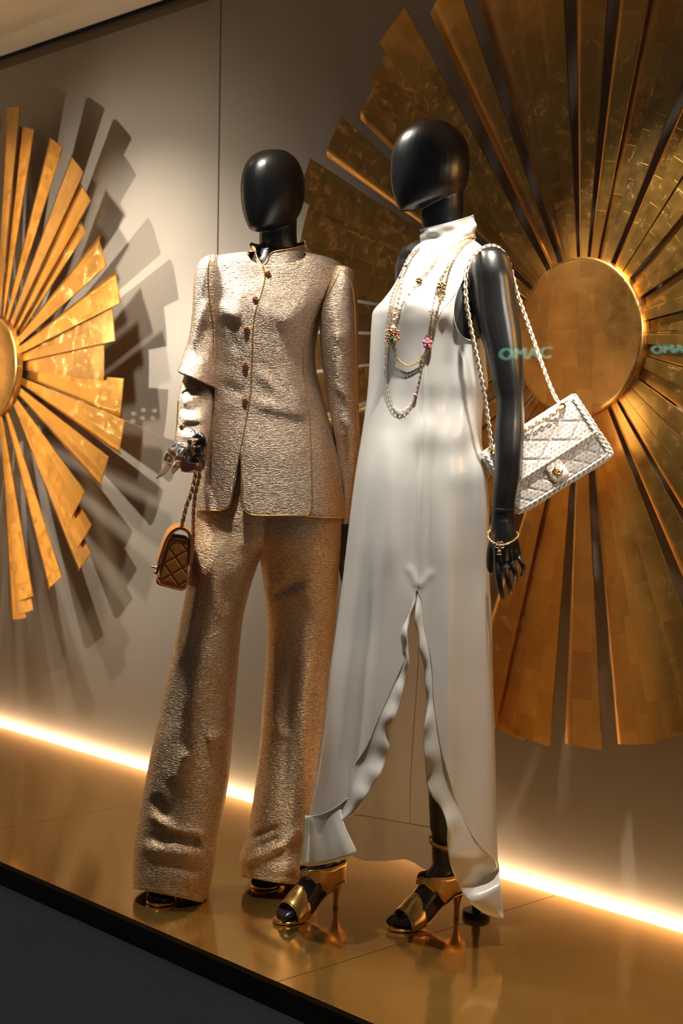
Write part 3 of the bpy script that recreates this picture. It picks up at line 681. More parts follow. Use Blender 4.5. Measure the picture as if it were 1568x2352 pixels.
# collar
col_rows = [(560, 968, 546, 1092, DW, .060), (545, 967, 525, 1091, DW, .058), (531, 965, 506, 1088, DW, .056), (527, 964, 494, 1086, DW, .055)]
cr_ = loft_rings(col_rows[::-1], 26, 90, 2.0)
for i in range(26):
    for j in range(90):
        a = tq[j*NC//90]; p = cr_[i, j]; c = cr_[i].mean(0); r_ = (p-c)/np.linalg.norm(p-c)
        cr_[i, j] = p+r_*.0042*math.sin(3*a+.22*i+.6)*math.sin(math.pi*i/25)+r_*.0018*math.sin(7*a-.25*i)*math.sin(math.pi*i/25)
        # front edge of the band sits lower than the nape
        cr_[i, j][2] -= .010*max(0, -math.sin(a))*(1-.3*i/25)
Vc, Fcc, UVc = grid(cr_, True); o = mk('collar', Vc, Fcc, M['satin'], dress, True, UVc); sol(o, .0016)
dressS = Surf((Vz[np.unique(Fc)] if False else V, Fc), (Vc, Fcc))
def flounce(name, A, B, n, m, wave, bend=0.0, D0=DW-.16):
    """satin strip between a seam line and its free edge, sitting on the skirt's front and rippling away from it."""
    A = cr(np.array(A, float), n); B = cr(np.array(B, float), n)
    PA = np.array([skirtS.hit(x, y, D0) for x, y in A]); dB = []
    for x, y in B:
        h = skirtS.hit(x, y, None)
        dB.append(depth(h) if h is not None else np.nan)
    dA = np.array([depth(p) for p in PA]); dB = np.array(dB); 
    dB = np.where(np.isnan(dB) | (dB > dA+.06), dA+.01, dB)
    for _ in range(6): dA[1:-1] = (dA[:-2]+dA[1:-1]*2+dA[2:])/4; dB[1:-1] = (dB[:-2]+dB[1:-1]*2+dB[2:])/4
    rows = []
    for j, t in enumerate(np.linspace(0, 1, m)):
        r_ = []
        for i in range(n):
            xy = A[i]*(1-t)+B[i]*t+(A[i]-B[i])/(np.linalg.norm(A[i]-B[i])+1e-6)*3.0*(1-t); wv = sum(a*math.sin(f*2*math.pi*i/n+ph) for a, f, ph in wave)
            r_.append(at(xy[0], xy[1], dA[i]*(1-t)+dB[i]*t+wv*t+bend*math.sin(math.pi*t)*t+.004*(1-t)))
        rows.append(r_)
    V_, F_, U_ = grid(rows); o = mk(name, V_, F_, M['satin'], dress, True, U_); sol(o, .001)
    e = rows[-1]; v, f = tube(e, .0012, 6); 
    return o, rows
edgeL = [(956.5, 1353), (953, 1388), (942, 1424), (935, 1455), (938, 1498), (939, 1543), (929, 1574), (918, 1621), (896, 1680), (893, 1728), (873, 1780), (851, 1815), (821, 1862), (799, 1880), (773, 1897)]
seamL2 = [(956.5, 1352), (946, 1384), (930, 1424), (921, 1456), (925, 1491), (929, 1509), (918, 1540), (899, 1582), (883, 1620), (868, 1652), (842, 1713), (810, 1764), (802, 1790), (797, 1834), (786, 1870), (773, 1896)]
flounce('slit_facing', seamL2, edgeL, 150, 12, [(.006, 3.5, .3), (.003, 9, 1.)], -.010)
edgeR = [(956.5, 1353), (953, 1409), (953, 1434), (962, 1469), (964, 1501), (974, 1533), (976, 1575), (980.5, 1611), (976, 1653), (972, 1695), (976, 1755), (980, 1801), (990, 1826), (1009, 1851), (1022, 1879), (1027, 1905), (1026, 1929), (1031, 1971), (1039.5, 2003), (1052, 2031), (1069.5, 2063), (1091, 2084), (1119, 2101.5), (1154, 2110)]
seamR2 = seamR[:-1]+[(1141, 1982), (1144, 2015), (1149, 2060), (1155, 2108)]
flounce('slit_facing', seamR2, edgeR, 150, 14, [(.006, 3.5, 2.), (.003, 10, .4)], -.008)
hemB = [(773, 1898), (775, 1912), (790, 1930), (812, 1947), (818, 1954), (812, 1964), (788, 1974), (742, 1986), (699, 1989), (685, 1979)]
hemA = [(797, 1834), (796, 1838), (794, 1842), (788, 1846), (781, 1850), (774, 1855), (760, 1862), (736, 1871), (715, 1876), (700, 1876)]
flounce('hem_flounce', hemA, hemB, 90, 14, [(.012, 1.3, .2), (.002, 3.2, 0)], -.006)
def seamline(name, pts, S, D, mat, parent, r=.0011, n=60, off=.0004):
    V, Fc = tube(S.line(pts, n, D, off), r, 6); return mk(name, V, Fc, mat, parent)
seamline('hem_seam', [(703, 1877), (736, 1871), (760, 1861), (781, 1847), (797, 1834)], skirtS, DW-.16, M['satin'], dress)
seamline('front_seam', [(995, 720), (982, 780), (975, 860), (972, 960), (972, 1080), (968, 1200), (964, 1300), (957, 1350)], skirtS, DW-.14, M['satin'], dress, .0008)
seamline('dart_seam', [(1046, 672), (1034, 690), (1018, 708), (1005, 728)], skirtS, DW-.14, M['satin'], dress, .0008)
backS = Surf((Vd, Fd[((Vd[Fd].mean(1)-CAM) @ FH) > np.median((Vd-CAM) @ FH)+.02]))
seamline('back_seam', [(963, 1480), (955, 1600), (948, 1700), (942, 1800), (941, 1890)], backS, DW+.16, M['satin'], dress, .0010)
seamline('back_hem_seam', [(806, 1871), (840, 1875), (880, 1882), (941, 1892), (975, 1898), (1005, 1896)], backS, DW+.16, M['satin'], dress, .0014)
V, Fc = tube([dressS.hit(x, y, DW-.1, .001) for x, y in cr(armhole[1:14], 50)], .0016, 6); mk('armhole_binding', V, Fc, M['satin'], dress)
V, Fc = tube(cr(np.vstack([cr_[0], cr_[0][:1]]), 120), .0016, 6); mk('collar_binding', V, Fc, M['satin'], dress)

shoe(MW2, white, 'gold heeled sandal on the foot nearer the stand')
shoe(MW1, white, 'gold heeled sandal on the foot beside the gold trouser hem')

# anklet on the visible shin
lc = (MW2 @ np.array([.056, 0, .198, 1]))[:3]
q = np.linspace(0, 2*math.pi, 48)
pts = np.array([lc+RH*.0345*math.cos(a)+FH*.0345*math.sin(a)+UP*(-.005*math.sin(a)*-1+.002*math.cos(a)*-3) for a in q])
ank = thing('ankle_strap', 'gold ankle strap with an oval jeweled clasp on the bare black shin', 'anklet', tuple(lc))
rw = [[p+UP*h for p in pts] for h in (-.0045, .0045)]
V, Fc, _ = grid(rw); o = mk('band', V, Fc, M['shoe'], ank); sol(o, .002)
c = lc-FH*.036+RH*.005-UP*.006; cl = []
for a in np.linspace(0, 2*math.pi, 26, endpoint=False): cl.append(ellipsoid(c+RH*.0105*math.cos(a)+UP*.0065*math.sin(a), (.0012,)*3, 6))
cl.append(xf(ellipsoid((0, 0, 0), (.0085, .003, .0045), 12), frame_m(c, RH, FH, UP)))
V, Fc = join(cl); mk('clasp', V, Fc, M['gold'], ank)

# ================================================================== GOLD SUIT MANNEQUIN
DG = 3.90
gold = thing('mannequin', 'black mannequin in a gold tweed jacket and wide gold trousers holding a brown bag', 'mannequin', (-.46, -.68, 0))
an = math.radians(58); faceG = -RH*math.cos(an)-FH*math.sin(an)
bp = head_parts(at(625, 343, DG)-faceG*.004, faceG, 1.0)
tor = [(575, 598, 672, DG+.02, .040), (598, 585, 690, DG+.015, .050), (622, 540, 725, DG+.01, .062), (650, 500, 755, DG, .08), (700, 490, 740, DG, .10), (800, 495, 715, DG, .095), (900, 490, 730, DG, .095), (1000, 490, 735, DG, .09), (1100, 500, 730, DG, .085), (1200, 520, 710, DG, .08), (1250, 540, 700, DG, .07)]
bp.append(closed_loft(loft_rings(rows4(tor), 40, 32, 2.3)))
TG1, TG2 = onz(356, 2085), onz(592, 2046)
MG1 = shoe_frame(TG1, -RH*.25-FH); MG2 = shoe_frame(TG2, -RH*.42-FH)
bp += foot_parts(MG1, -1, False)+foot_parts(MG2, 1, False)
for Mx, px in ((MG1, ((405, 1880), (455, 1640), (505, 1400), (545, 1230))), (MG2, ((655, 1880), (678, 1640), (690, 1400), (680, 1230)))):
    a = (Mx @ np.array([.056, 0, .24, 1]))[:3]
    bp.append(limb([(*a, .034)]+[(*at(x, y, DG+.02), r_) for (x, y), r_ in zip(px, (.042, .048, .052, .058))]))
# her left arm hangs, her right arm is bent and holds the chain
bp.append(limb([(*at(740, 630, DG), .05), (*at(775, 670, DG-.03), .045), (*at(785, 800, DG-.02), .038), (*at(788, 930, DG), .034), (*at(795, 1080, DG+.03), .028), (*at(795, 1190, DG+.04), .022)]))
hp, nails = hand_parts((796, 1192), DG+.04, 960); bp += hp
bp.append(limb([(*at(520, 640, DG), .046), (*at(484, 690, DG-.005), .036), (*at(466, 800, DG-.01), .032), (*at(452, 880, DG-.01), .030), (*at(448, 950, DG-.085), .025), (*at(444, 1005, DG-.145), .020)]))
wrist = (444, 1012); Dh = DG-.17
def HP(x, y, d, r): return (*at(x, y, Dh+d), r)
bp.append(limb([HP(442, 1000, .02, .021), HP(451, 1022, .004, .020), HP(456, 1040, .004, .017)]))
for k, (yy, dd) in enumerate(((1014, -.006), (1029, -.010), (1044, -.010), (1057, -.004))):
    r_ = (.0078, .0080, .0076, .0070)[k]
    bp.append(limb([HP(450, yy-2, .012, r_), HP(437-k*.5, yy, dd, r_), HP(446, yy+2, dd-.020, r_), HP(461, yy+1, dd-.018, r_*.95), HP(468, yy, dd+.002, r_*.85)], 12))
bp.append(limb([HP(450, 1008, -.004, .012), HP(459, 1001, -.020, .0092), HP(467, 1010, -.030, .0082), HP(470, 1022, -.030, .0066)], 12))
bodyG = remesh('body', bp, M['black'], gold, .0030, 4)
shoe(MG1, gold, 'gold open-toe shoe under the nearer trouser hem', False); shoe(MG2, gold, 'gold open-toe shoe under the farther trouser hem', False)

# ---- jacket body
jr = [(582, 570, 700, DG, .055), (586, 525, 722, DG, .072), (592, 495, 748, DG, .085), (602, 480, 774, DG, .094), (618, 473, 790, DG, .100), (650, 473, 786, DG, .107), (690, 480, 762, DG, .118), (720, 485, 742, DG, .124), (760, 488, 730, DG, .124), (800, 489, 724, DG, .122), (840, 488, 724, DG, .118), (880, 484, 732, DG, .116), (920, 479, 742, DG, .118), (960, 474, 753, DG, .122), (1000, 468, 763, DG, .128), (1050, 461, 774, DG, .134), (1100, 455, 784, DG, .14), (1150, 449, 790, DG, .145), (1205, 444, 795, DG, .15)]
NRj, NCj = 210, 190
Vj, Fj, Uj = grid(loft_rings(rows4(jr), NRj, NCj, 2.25), True)
jf = [(587, 853, 702, 946, 12, .012), (600, 840, 660, 870, 8, -.003), (635, 850, 699, 923, 10, .010), (620, 862, 690, 935, 8, -.003), (578, 923, 712, 955, 13, .011), (590, 950, 700, 980, 14, -.002), (560, 1020, 700, 1060, 30, .006), (640, 745, 720, 700, 20, .010), (500, 700, 545, 735, 12, .010), (500, 742, 560, 752, 12, -.006),
      (490, 770, 560, 800, 16, -.006), (490, 850, 560, 880, 14, .005), (500, 880, 560, 905, 10, -.005), (480, 930, 550, 930, 14, .005), (510, 640, 560, 690, 16, .006), (640, 700, 590, 640, 22, .005), (700, 660, 640, 640, 18, -.004), (590, 720, 690, 735, 24, .012), (500, 715, 560, 720, 26, .012), (720, 800, 740, 900, 12, .004), (730, 960, 760, 1100, 14, .005), (480, 1000, 470, 1150, 16, .004)]
Vj = folds(Vj, [(a_, b_, c_, d_, e_*1.25, f_*.62) for a_, b_, c_, d_, e_, f_ in jf])
jacketS = Surf((Vj, Fj))
hemline = [(400, 1168), (448, 1171), (500, 1173), (518, 1170), (528, 1158), (540, 1110), (548, 1060), (552, 1035), (553.5, 1060), (553.5, 1120), (554, 1158), (560, 1172), (575, 1182), (640, 1184.5), (698, 1184), (712, 1182), (740, 1186), (792, 1190), (840, 1192), (840, 1300), (400, 1300)]
V, Fc = trim(Vj, Fj, hemline, 'front', 6)
V, Fc = trim(V, Fc, [(568, 540), (570, 588), (578, 599), (590, 606), (603, 610), (640, 608), (672, 603), (695, 595), (702, 588), (704, 540)], 'front', 6)
V, Fc = trim(V, Fc, [(400, 1155), (840, 1160), (840, 1300), (400, 1300)], 'back', 6)
neckcut = [(560, 540), (575, 600), (590, 612), (603, 622), (616, 612), (640, 604), (700, 590), (720, 540)]
used = np.unique(Fc); mp = -np.ones(len(V), int); mp[used] = np.arange(len(used))
jacket = mk('jacket', V[used], mp[Fc], M['jacket'], gold, True, Uj[used]); sol(jacket, .002)
# ---- sleeves
def cloth_loft(name, rows, m, n, ex, mat, parent, fl=(), poly=None, side='front', thick=.002, uvrot=False):
    V, Fc, U = grid(loft_rings(rows, m, n, ex), True); V = folds(V, fl) if fl else V
    full = (V, Fc)
    if poly: V, Fc = trim(V, Fc, poly, side, 6)
    used = np.unique(Fc); mp = -np.ones(len(V), int); mp[used] = np.arange(len(used))
    o = mk(name, V[used], mp[Fc], mat, parent, True, U[used]); sol(o, thick); return o, full
DLs = DG-.035
ls = [(611, 772, 614, 797, DLs, .026), (617, 768, 621, 808, DLs, .046), (634, 760, 637, 815, DLs, .060), (660, 752, 660, 819, DLs, .068), (690, 742, 690, 820, DLs, .069), (720, 735, 720, 821, DLs, .068), (780, 736, 780, 822, DLs, .064), (840, 741, 840, 822, DLs+.005, .060), (890, 748, 890, 822, DLs+.01, .056), (940, 757, 940, 823, DLs+.015, .052), (990, 767, 990, 826, DLs+.02, .049), (1020, 772, 1020, 826, DLs+.03, .047), (1080, 777, 1080, 820, DLs+.05, .044), (1140, 780, 1140, 812, DLs+.065, .041), (1202, 782, 1202, 801, DLs+.075, .036)]
_, slL = cloth_loft('sleeve', ls, 130, 90, 2.1, M['jacket'], jacket, [(760, 880, 815, 920, 10, .004), (765, 780, 815, 760, 14, .004), (780, 960, 820, 990, 10, .004), (770, 700, 780, 900, 12, .004)])
DRs = DG-.01
us = [(588, 482, 588, 506, DRs, .026), (594, 468, 592, 512, DRs, .044), (606, 457, 604, 516, DRs, .056), (625, 450, 622, 518, DRs, .062), (655, 446, 655, 516, DRs, .064), (695, 444, 695, 512, DRs, .062), (735, 441, 738, 508, DRs, .062), (775, 435, 785, 506, DRs, .064), (810, 424, 825, 503, DRs-.005, .070), (836, 415, 862, 500, DRs-.015, .078), (852, 409, 893, 498, DRs-.025, .086)]
_, slU = cloth_loft('sleeve', us, 90, 90, 2.1, M['jacket'], jacket, [(475, 690, 440, 800, 9, .010), (480, 740, 455, 830, 16, -.007), (450, 650, 452, 760, 8, .003)])
DF = DG-.07
lo = [(838, 432, 862, 492, DF+.06, .042), (875, 420, 890, 492, DF+.045, .046), (905, 412, 915, 490, DF+.015, .047), (940, 409, 945, 486, DF-.015, .045), (975, 408, 978, 482, DF-.045, .042), (1000, 404, 1000, 478, DF-.06, .040), (1020, 400, 1010, 476, DF-.07, .038), (1036, 397, 1016, 476, DF-.075, .037)]
_, slF = cloth_loft('sleeve', lo, 80, 84, 2.1, M['jacket'], jacket, [(415, 925, 470, 905, 10, .009), (412, 905, 450, 890, 7, -.006), (412, 945, 470, 935, 9, -.006), (415, 960, 475, 965, 10, .008), (410, 985, 460, 975, 8, -.007), (410, 1000, 470, 1005, 10, .006)])
armS = Surf(slL, slU, slF, (Vj, Fj))
# hanging back part of the open cuff with its lining
cb = [(1010, 405, 1005, 478, DF-.03, .032), (1040, 404, 1030, 474, DF-.03, .030), (1062, 410, 1056, 472, DF-.03, .028), (1084, 418, 1078, 468, DF-.03, .024)]
o, cbS = cloth_loft('cuff_lining', cb, 24, 60, 2.1, M['lining'], jacket)
# collar
cr_rows = [(556, 577, 552, 700, DG-.005, .066), (575, 574, 572, 701, DG-.005, .067), (594, 571, 594, 705, DG-.005, .069), (616, 568, 610, 709, DG-.005, .073), (634, 566, 630, 712, DG-.005, .077)]
ctop = [(560, 530), (573, 567), (580, 566), (586, 572), (588, 585), (594, 598), (603, 609), (614, 601), (619, 588), (625, 580), (640, 576), (665, 572), (697, 565), (720, 563), (720, 500), (560, 500)]
oc, colS = cloth_loft('collar', cr_rows, 40, 120, 2.0, M['jacket'], jacket, (), ctop, 'front')
# ---- piping, every run a rounded cord
def pipe(pts, S, D, n=60, r=.0020, parent=None, name='piping'):
    V, Fc = tube(S.line(pts, n, D, .001), r, 6); return mk(name, V, Fc, M['piping'], parent or jacket)
Dj = DG-.1
pipe([(603, 610), (607, 622), (608, 640), (604, 660), (595, 690), (586, 720), (582, 750), (580, 800), (578, 850), (576, 900), (572, 930), (562, 985), (552, 1035), (540, 1095), (530, 1150), (524, 1165), (514, 1171), (500, 1173), (448, 1171)], armS, Dj, 130)
pipe([(552, 1035), (553.5, 1070), (553.5, 1120), (554, 1158), (560, 1172), (575, 1182), (600, 1184), (650, 1184.5), (698, 1184), (711, 1177), (716, 1160), (716, 1100), (714, 1030), (711, 960), (704, 915), (698, 860), (697, 820), (699, 790), (706, 760), (718, 732), (732, 710), (752, 680), (770, 645), (781, 622)], armS, Dj, 160)
pipe([(700, 1185), (745, 1188), (790, 1190)], armS, Dj, 20)
pipe([(483, 588), (479, 610), (478, 640), (480, 680), (484, 715), (489, 750), (490, 790), (489, 820)], armS, Dj, 60)
pipe([(781, 620), (792, 624), (806, 650), (813, 690), (816, 760), (817, 840), (818, 920), (821, 985), (820, 1020), (812, 1090), (804, 1150), (797, 1198)], armS, Dj, 80)
slfS = Surf(slF); pipe([(398, 1026), (400, 1031), (408, 1034), (425, 1032), (445, 1025), (462, 1016), (475, 1010)], slfS, DF-.1, 30)
pipe([(409, 920), (407, 960), (405, 990), (399, 1020)], slfS, DF-.04, 20, .0016)
cbSurf = Surf(cbS); pipe([(412, 1070), (420, 1082), (440, 1084), (456, 1082), (468, 1078)], cbSurf, DF-.05, 24, .0018)
colSurf = Surf(colS); pipe([(573, 567), (580, 566), (586, 572), (588, 585), (594, 598), (603, 609), (614, 601), (619, 588), (625, 580), (640, 576), (665, 572), (697, 565)], colSurf, DG-.07, 60)
pipe([(411, 855), (430, 865), (455, 878), (487, 893)], Surf(slU), DG-.06, 20, .0016)
# ---- buttons
def button(x, y, S, D, r=.0085):
    P = S.hit(x, y, D, .003); parts = [xf(ellipsoid((0, 0, 0), (r*.85, r*.35, r*.85), 12), frame_m(P, RH, FH, UP))]
    qs = np.linspace(0, 2*math.pi, 9, endpoint=False)
    parts += [ellipsoid(P-FH*.001+RH*r*.8*math.cos(a)+UP*r*.8*math.sin(a), (.0022,)*3, 7) for a in qs]
    V, Fc = join(parts); o = mk('button', V, Fc, M['gold'], jacket)
    st = [ellipsoid(P-FH*.0035+RH*r*.42*math.cos(a)+UP*r*.42*math.sin(a), (.0024,)*3, 7) for a in qs[::2]]+[ellipsoid(P-FH*.0042, (.0022,)*3, 7)]
    V, Fc = join(st); mk('button_stones', V, Fc, M['amber'], o)
for x, y in ((615, 628), (586, 687), (566, 756), (562, 838), (562, 920)): button(x, y, armS, Dj)
button(417, 980, slfS, DF-.05, .006)

# ---- trousers
DL1, DL2 = DG-.02, DG+.05
l1 = [(1010, 484, 1010, 690, DG, .100), (1120, 466, 1120, 700, DG, .112), (1165, 456, 1165, 694, DG, .118), (1180, 452, 1180, 688, DG, .119), (1215, 446, 1215, 662, DG, .120), (1240, 443, 1240, 634, DG-.006, .119), (1262, 440, 1262, 607, DG-.012, .116), (1300, 436, 1300, 590, DL1, .112), (1360, 428, 1360, 571, DL1, .105), (1420, 415, 1420, 557, DL1, .102), (1500, 397, 1500, 548, DL1, .10), (1590, 377, 1590, 541, DL1, .098), (1680, 358, 1680, 534, DL1-.005, .098), (1780, 338, 1780, 525, DL1-.01, .10), (1860, 322, 1860, 513, DL1-.015, .102), (1930, 311, 1930, 500, DL1-.02, .104), (1985, 308, 1990, 491, DL1-.025, .105), (2036, 308, 2060, 476, DL1-.03, .105), (2044, 308, 2072, 472, DL1-.03, .104)]
l2 = [(1010, 560, 1010, 752, DG, .100), (1120, 545, 1120, 776, DG, .112), (1165, 542, 1165, 784, DG, .118), (1180, 545, 1180, 785, DG, .119), (1215, 560, 1215, 783, DG, .120), (1240, 578, 1240, 782, DG+.004, .119), (1262, 593, 1262, 781, DG+.01, .116), (1300, 600, 1300, 778, DL2-.02, .115), (1360, 608, 1360, 774, DL2-.01, .108), (1420, 612, 1420, 770, DL2, .104), (1500, 612, 1500, 763, DL2, .10), (1580, 606, 1580, 756, DL2, .098), (1660, 601, 1660, 750, DL2, .098), (1760, 592, 1760, 742, DL2, .098), (1850, 580, 1850, 736, DL2-.005, .10), (1920, 566, 1920, 732, DL2-.01, .102), (1968, 551, 1970, 729, DL2-.015, .104), (2012, 556, 2028, 722, DL2-.02, .104), (2018, 557, 2038, 720, DL2-.02, .104)]
tr_ = thing('trousers', None, None, (-.46, -.68, 1.0)); put_p(tr_, gold)
f1 = [(470, 1190, 560, 1200, 16, .004), (480, 1220, 500, 1420, 14, .006), (530, 1250, 520, 1400, 16, -.005), (460, 1300, 430, 1500, 12, .004), (480, 1460, 440, 1640, 24, .008), (420, 1520, 380, 1680, 14, -.005), (475, 1700, 515, 1690, 16, .010), (430, 1720, 400, 1800, 22, .008), (350, 1830, 380, 1880, 16, -.010), (345, 1870, 400, 1905, 10, .010), (400, 1905, 480, 1920, 12, .007), (340, 1925, 480, 1935, 12, -.010), (325, 1945, 470, 1965, 16, .010), (330, 2010, 470, 2020, 20, .004), (462, 1900, 470, 2060, 8, .008), (500, 1500, 530, 1650, 10, .005)]
f2 = [(640, 1230, 740, 1240, 22, .005), (650, 1290, 740, 1310, 26, .008), (620, 1370, 700, 1330, 12, -.007), (690, 1350, 740, 1420, 14, .006), (640, 1450, 660, 1700, 14, -.006), (700, 1450, 690, 1900, 14, .010), (670, 1500, 650, 1850, 10, -.007), (620, 1640, 660, 1700, 12, .006), (575, 1930, 640, 1900, 9, -.008), (560, 1980, 650, 1940, 11, .012), (640, 1950, 690, 1900, 10, .008), (590, 1950, 640, 1925, 8, -.008), (610, 2000, 700, 1990, 16, .005)]
trousers_parts = []
for nm, rows, fl, hem in (('trouser_leg', l1, f1, [(290, 2039), (308, 2041), (350, 2049), (410, 2061), (463, 2073), (474, 2064), (500, 2050), (500, 2200), (290, 2200)]), ('trouser_leg', l2, f2, [(530, 2010), (556, 2014), (620, 2025), (690, 2033), (740, 2036), (740, 2200), (530, 2200)])):
    V, Fc, U = grid(loft_rings(rows, 200, 110, 2.25), True); V = folds(V, fl); V, Fc = trim(V, Fc, hem, 'both', 6); used = np.unique(Fc); mp = -np.ones(len(V), int); mp[used] = np.arange(len(used)); V = V[used]; Fc = mp[Fc]; U = U[used]
    o = mk(nm, V, Fc, M['trouser'], tr_, True, U); sol(o, .002); trousers_parts.append((V, Fc))

# ================================================================== chains
def link_mesh(L, Wd, r, mat, name='chain_link'):
    q = np.linspace(0, 2*math.pi, 15)[:-1]; pts = np.array([(L/2*math.cos(a), Wd/2*math.sin(a), 0) for a in q]); V = []; Fc = []; k = 5
    for i, a in enumerate(q):
        o = np.array([math.cos(a)*Wd, math.sin(a)*L, 0]); o /= np.linalg.norm(o)
        for j in range(k): b = 2*math.pi*j/k; V.append(pts[i]+r*(o*math.cos(b)+np.array([0, 0, 1])*math.sin(b)))
    n = len(q)
    for i in range(n):
        for j in range(k): Fc.append((i*k+j, ((i+1) % n)*k+j, ((i+1) % n)*k+(j+1) % k, i*k+(j+1) % k))
    me = bpy.data.meshes.new(name); me.from_pydata([tuple(v) for v in V], [], Fc); me.materials.append(mat)
    me.polygons.foreach_set('use_smooth', [True]*len(me.polygons)); return me
def chain(P, pitch, me, parent, lace=None, lace_r=.003, wob=.0022, roll0=.0):
    P = np.asarray(P, float); s = np.r_[0, np.cumsum(np.linalg.norm(np.diff(P, axis=0), axis=1))]; n = int(s[-1]/pitch)
    tt = (np.arange(n)+.5)*s[-1]/n; Q = np.array([[np.interp(t, s, P[:, j]) for j in range(3)] for t in tt])
    T, Nn, B = frames(Q)
    for i in range(n):
        a = roll0+(math.pi/4 if i % 2 else -math.pi/4); y = Nn[i]*math.cos(a)+B[i]*math.sin(a); z = np.cross(T[i], y)
        o = bpy.data.objects.new('chain_link', me); C.objects.link(o)
        o.parent = parent; o.matrix_parent_inverse = Matrix.Translation(-parent.location) if parent.type == 'EMPTY' else Matrix.Identity(4)
        o.matrix_basis = Matrix([[T[i][k], y[k], z[k], Q[i][k]] for k in range(3)]+[[0, 0, 0, 1]])
    if lace is not None:
        m = n*6; u = np.linspace(0, s[-1], m); L = np.array([[np.interp(t, s, P[:, j]) for j in range(3)] for t in u]); T, Nn, B = frames(L)
        ph = u/pitch*math.pi
        L = L+Nn*(wob*np.sin(ph))[:, None]*.7+B*(wob*np.cos(ph))[:, None]*.7
        V, Fc = tube(L, lace_r*(.62+.38*np.abs(np.sin(ph/2+.4))), 7); mk('woven_lace', V, Fc, lace, parent)
def emblem(c, e1, e2, e3, R_, wr, mat, parent, name='emblem'):
    parts = []
    for sgn in (1, -1):
        q = np.linspace(math.radians(48), math.radians(312), 26)
        pts = [c+e1*(sgn*(R_*math.cos(a)+R_*.42))+e2*R_*1.12*math.sin(a)+e3*(.0006*sgn) for a in q]
        parts.append(tube(pts, wr, 7))
    V, Fc = join(parts); return mk(name, V, Fc, mat, parent)
def xyD(pts): return np.array([at(*p) for p in pts])

# ================================================================== white bag
DB = 3.555; kB = DB/3.67
ca, sa = math.cos(math.radians(34)), math.sin(math.radians(34))
e3 = -FH*math.cos(.16)-UP*.05-RH*math.sin(.10); e3 /= np.linalg.norm(e3)
e1 = RH*ca+UP*sa; e1 -= e3*np.dot(e1, e3); e1 /= np.linalg.norm(e1); e2 = np.cross(e3, e1)
OB = at(1255, 1043, DB); MB = frame_m(OB, e1*kB, e2*kB, e3*kB)
wbag = thing('handbag', 'white boucle tweed flap handbag hanging behind the black arm', 'handbag', tuple(OB))
def rrect(u0, u1, v0, v1, r, z, n=9):
    p = []
    for cx, cy, a0 in ((u1-r, v1-r, 0), (u0+r, v1-r, 90), (u0+r, v0+r, 180), (u1-r, v0+r, 270)):
        for a in np.linspace(a0, a0+90, n): p.append((cx+r*math.cos(math.radians(a)), cy+r*math.sin(math.radians(a)), z))
    return p
def quilt(u, v, sp, ang, a, wd):
    h = 0.
    for s_ in (1, -1):
        d = u*math.cos(ang)+s_*v*math.sin(ang); m = abs((d/sp+.5) % 1-.5)*sp; h = max(h, math.exp(-(m/wd)**2))
    return -a*h
def bagpart(name, V, Fc, mat, parent=None, uv=None, smooth=True):
    V, Fc = xf((V, Fc), MB); return mk(name, V, Fc, mat, parent or wbag, smooth, uv)
a_, b_ = .1365, .0885
rings_ = [rrect(-a_+i, a_-i, -b_+i, b_-i, .018, z) for z, i in ((-.034, .012), (-.031, .004), (-.024, .0), (.016, .0), (.024, .003), (.028, .010), (.028, .02))]
V, Fc = closed_loft(rings_); uvb = np.array([(v[0]+v[2]*.5, v[1]+v[2]*.6) for v in V]); bagpart('bag_body', V, Fc, M['boucle'], None, uvb)
nu, nv = 90, 40; us_ = np.linspace(-a_+.014, a_-.014, nu); vs_ = np.linspace(-b_+.014, 0, nv)
G = [[(u, v, .0315+.004*math.sin(math.pi*(u+a_)/(2*a_))+quilt(u, v, .030, math.radians(45), .004, .0022)) for u in us_] for v in vs_]
V, Fc, U = grid(G); bagpart('front_panel', V, Fc, M['boucle'], None, U)
f0, f1_ = -.0245, b_+.004
rings_ = [rrect(-a_-.001+i, a_+.001-i, f0+i, f1_-i, .013, z) for z, i in ((.0275, .001), (.032, -.001), (.038, .0005), (.0405, .005))]
V, Fc = closed_loft(rings_); uvb = np.array([(v[0], v[1]) for v in V]); flap = bagpart('flap', V, Fc, M['boucle'], None, uvb)
us_ = np.linspace(-a_+.006, a_-.006, 120); vs_ = np.linspace(f0+.006, f1_-.005, 60)
G = [[(u, v, .0425+quilt(u+.02, v, .046, math.radians(58), .0028, .0030)+.003*math.sin(math.pi*(v-f0)/(f1_-f0))) for u in us_] for v in vs_]
V, Fc, U = grid(G); bagpart('quilted_face', V, Fc, M['boucle'], flap, U)
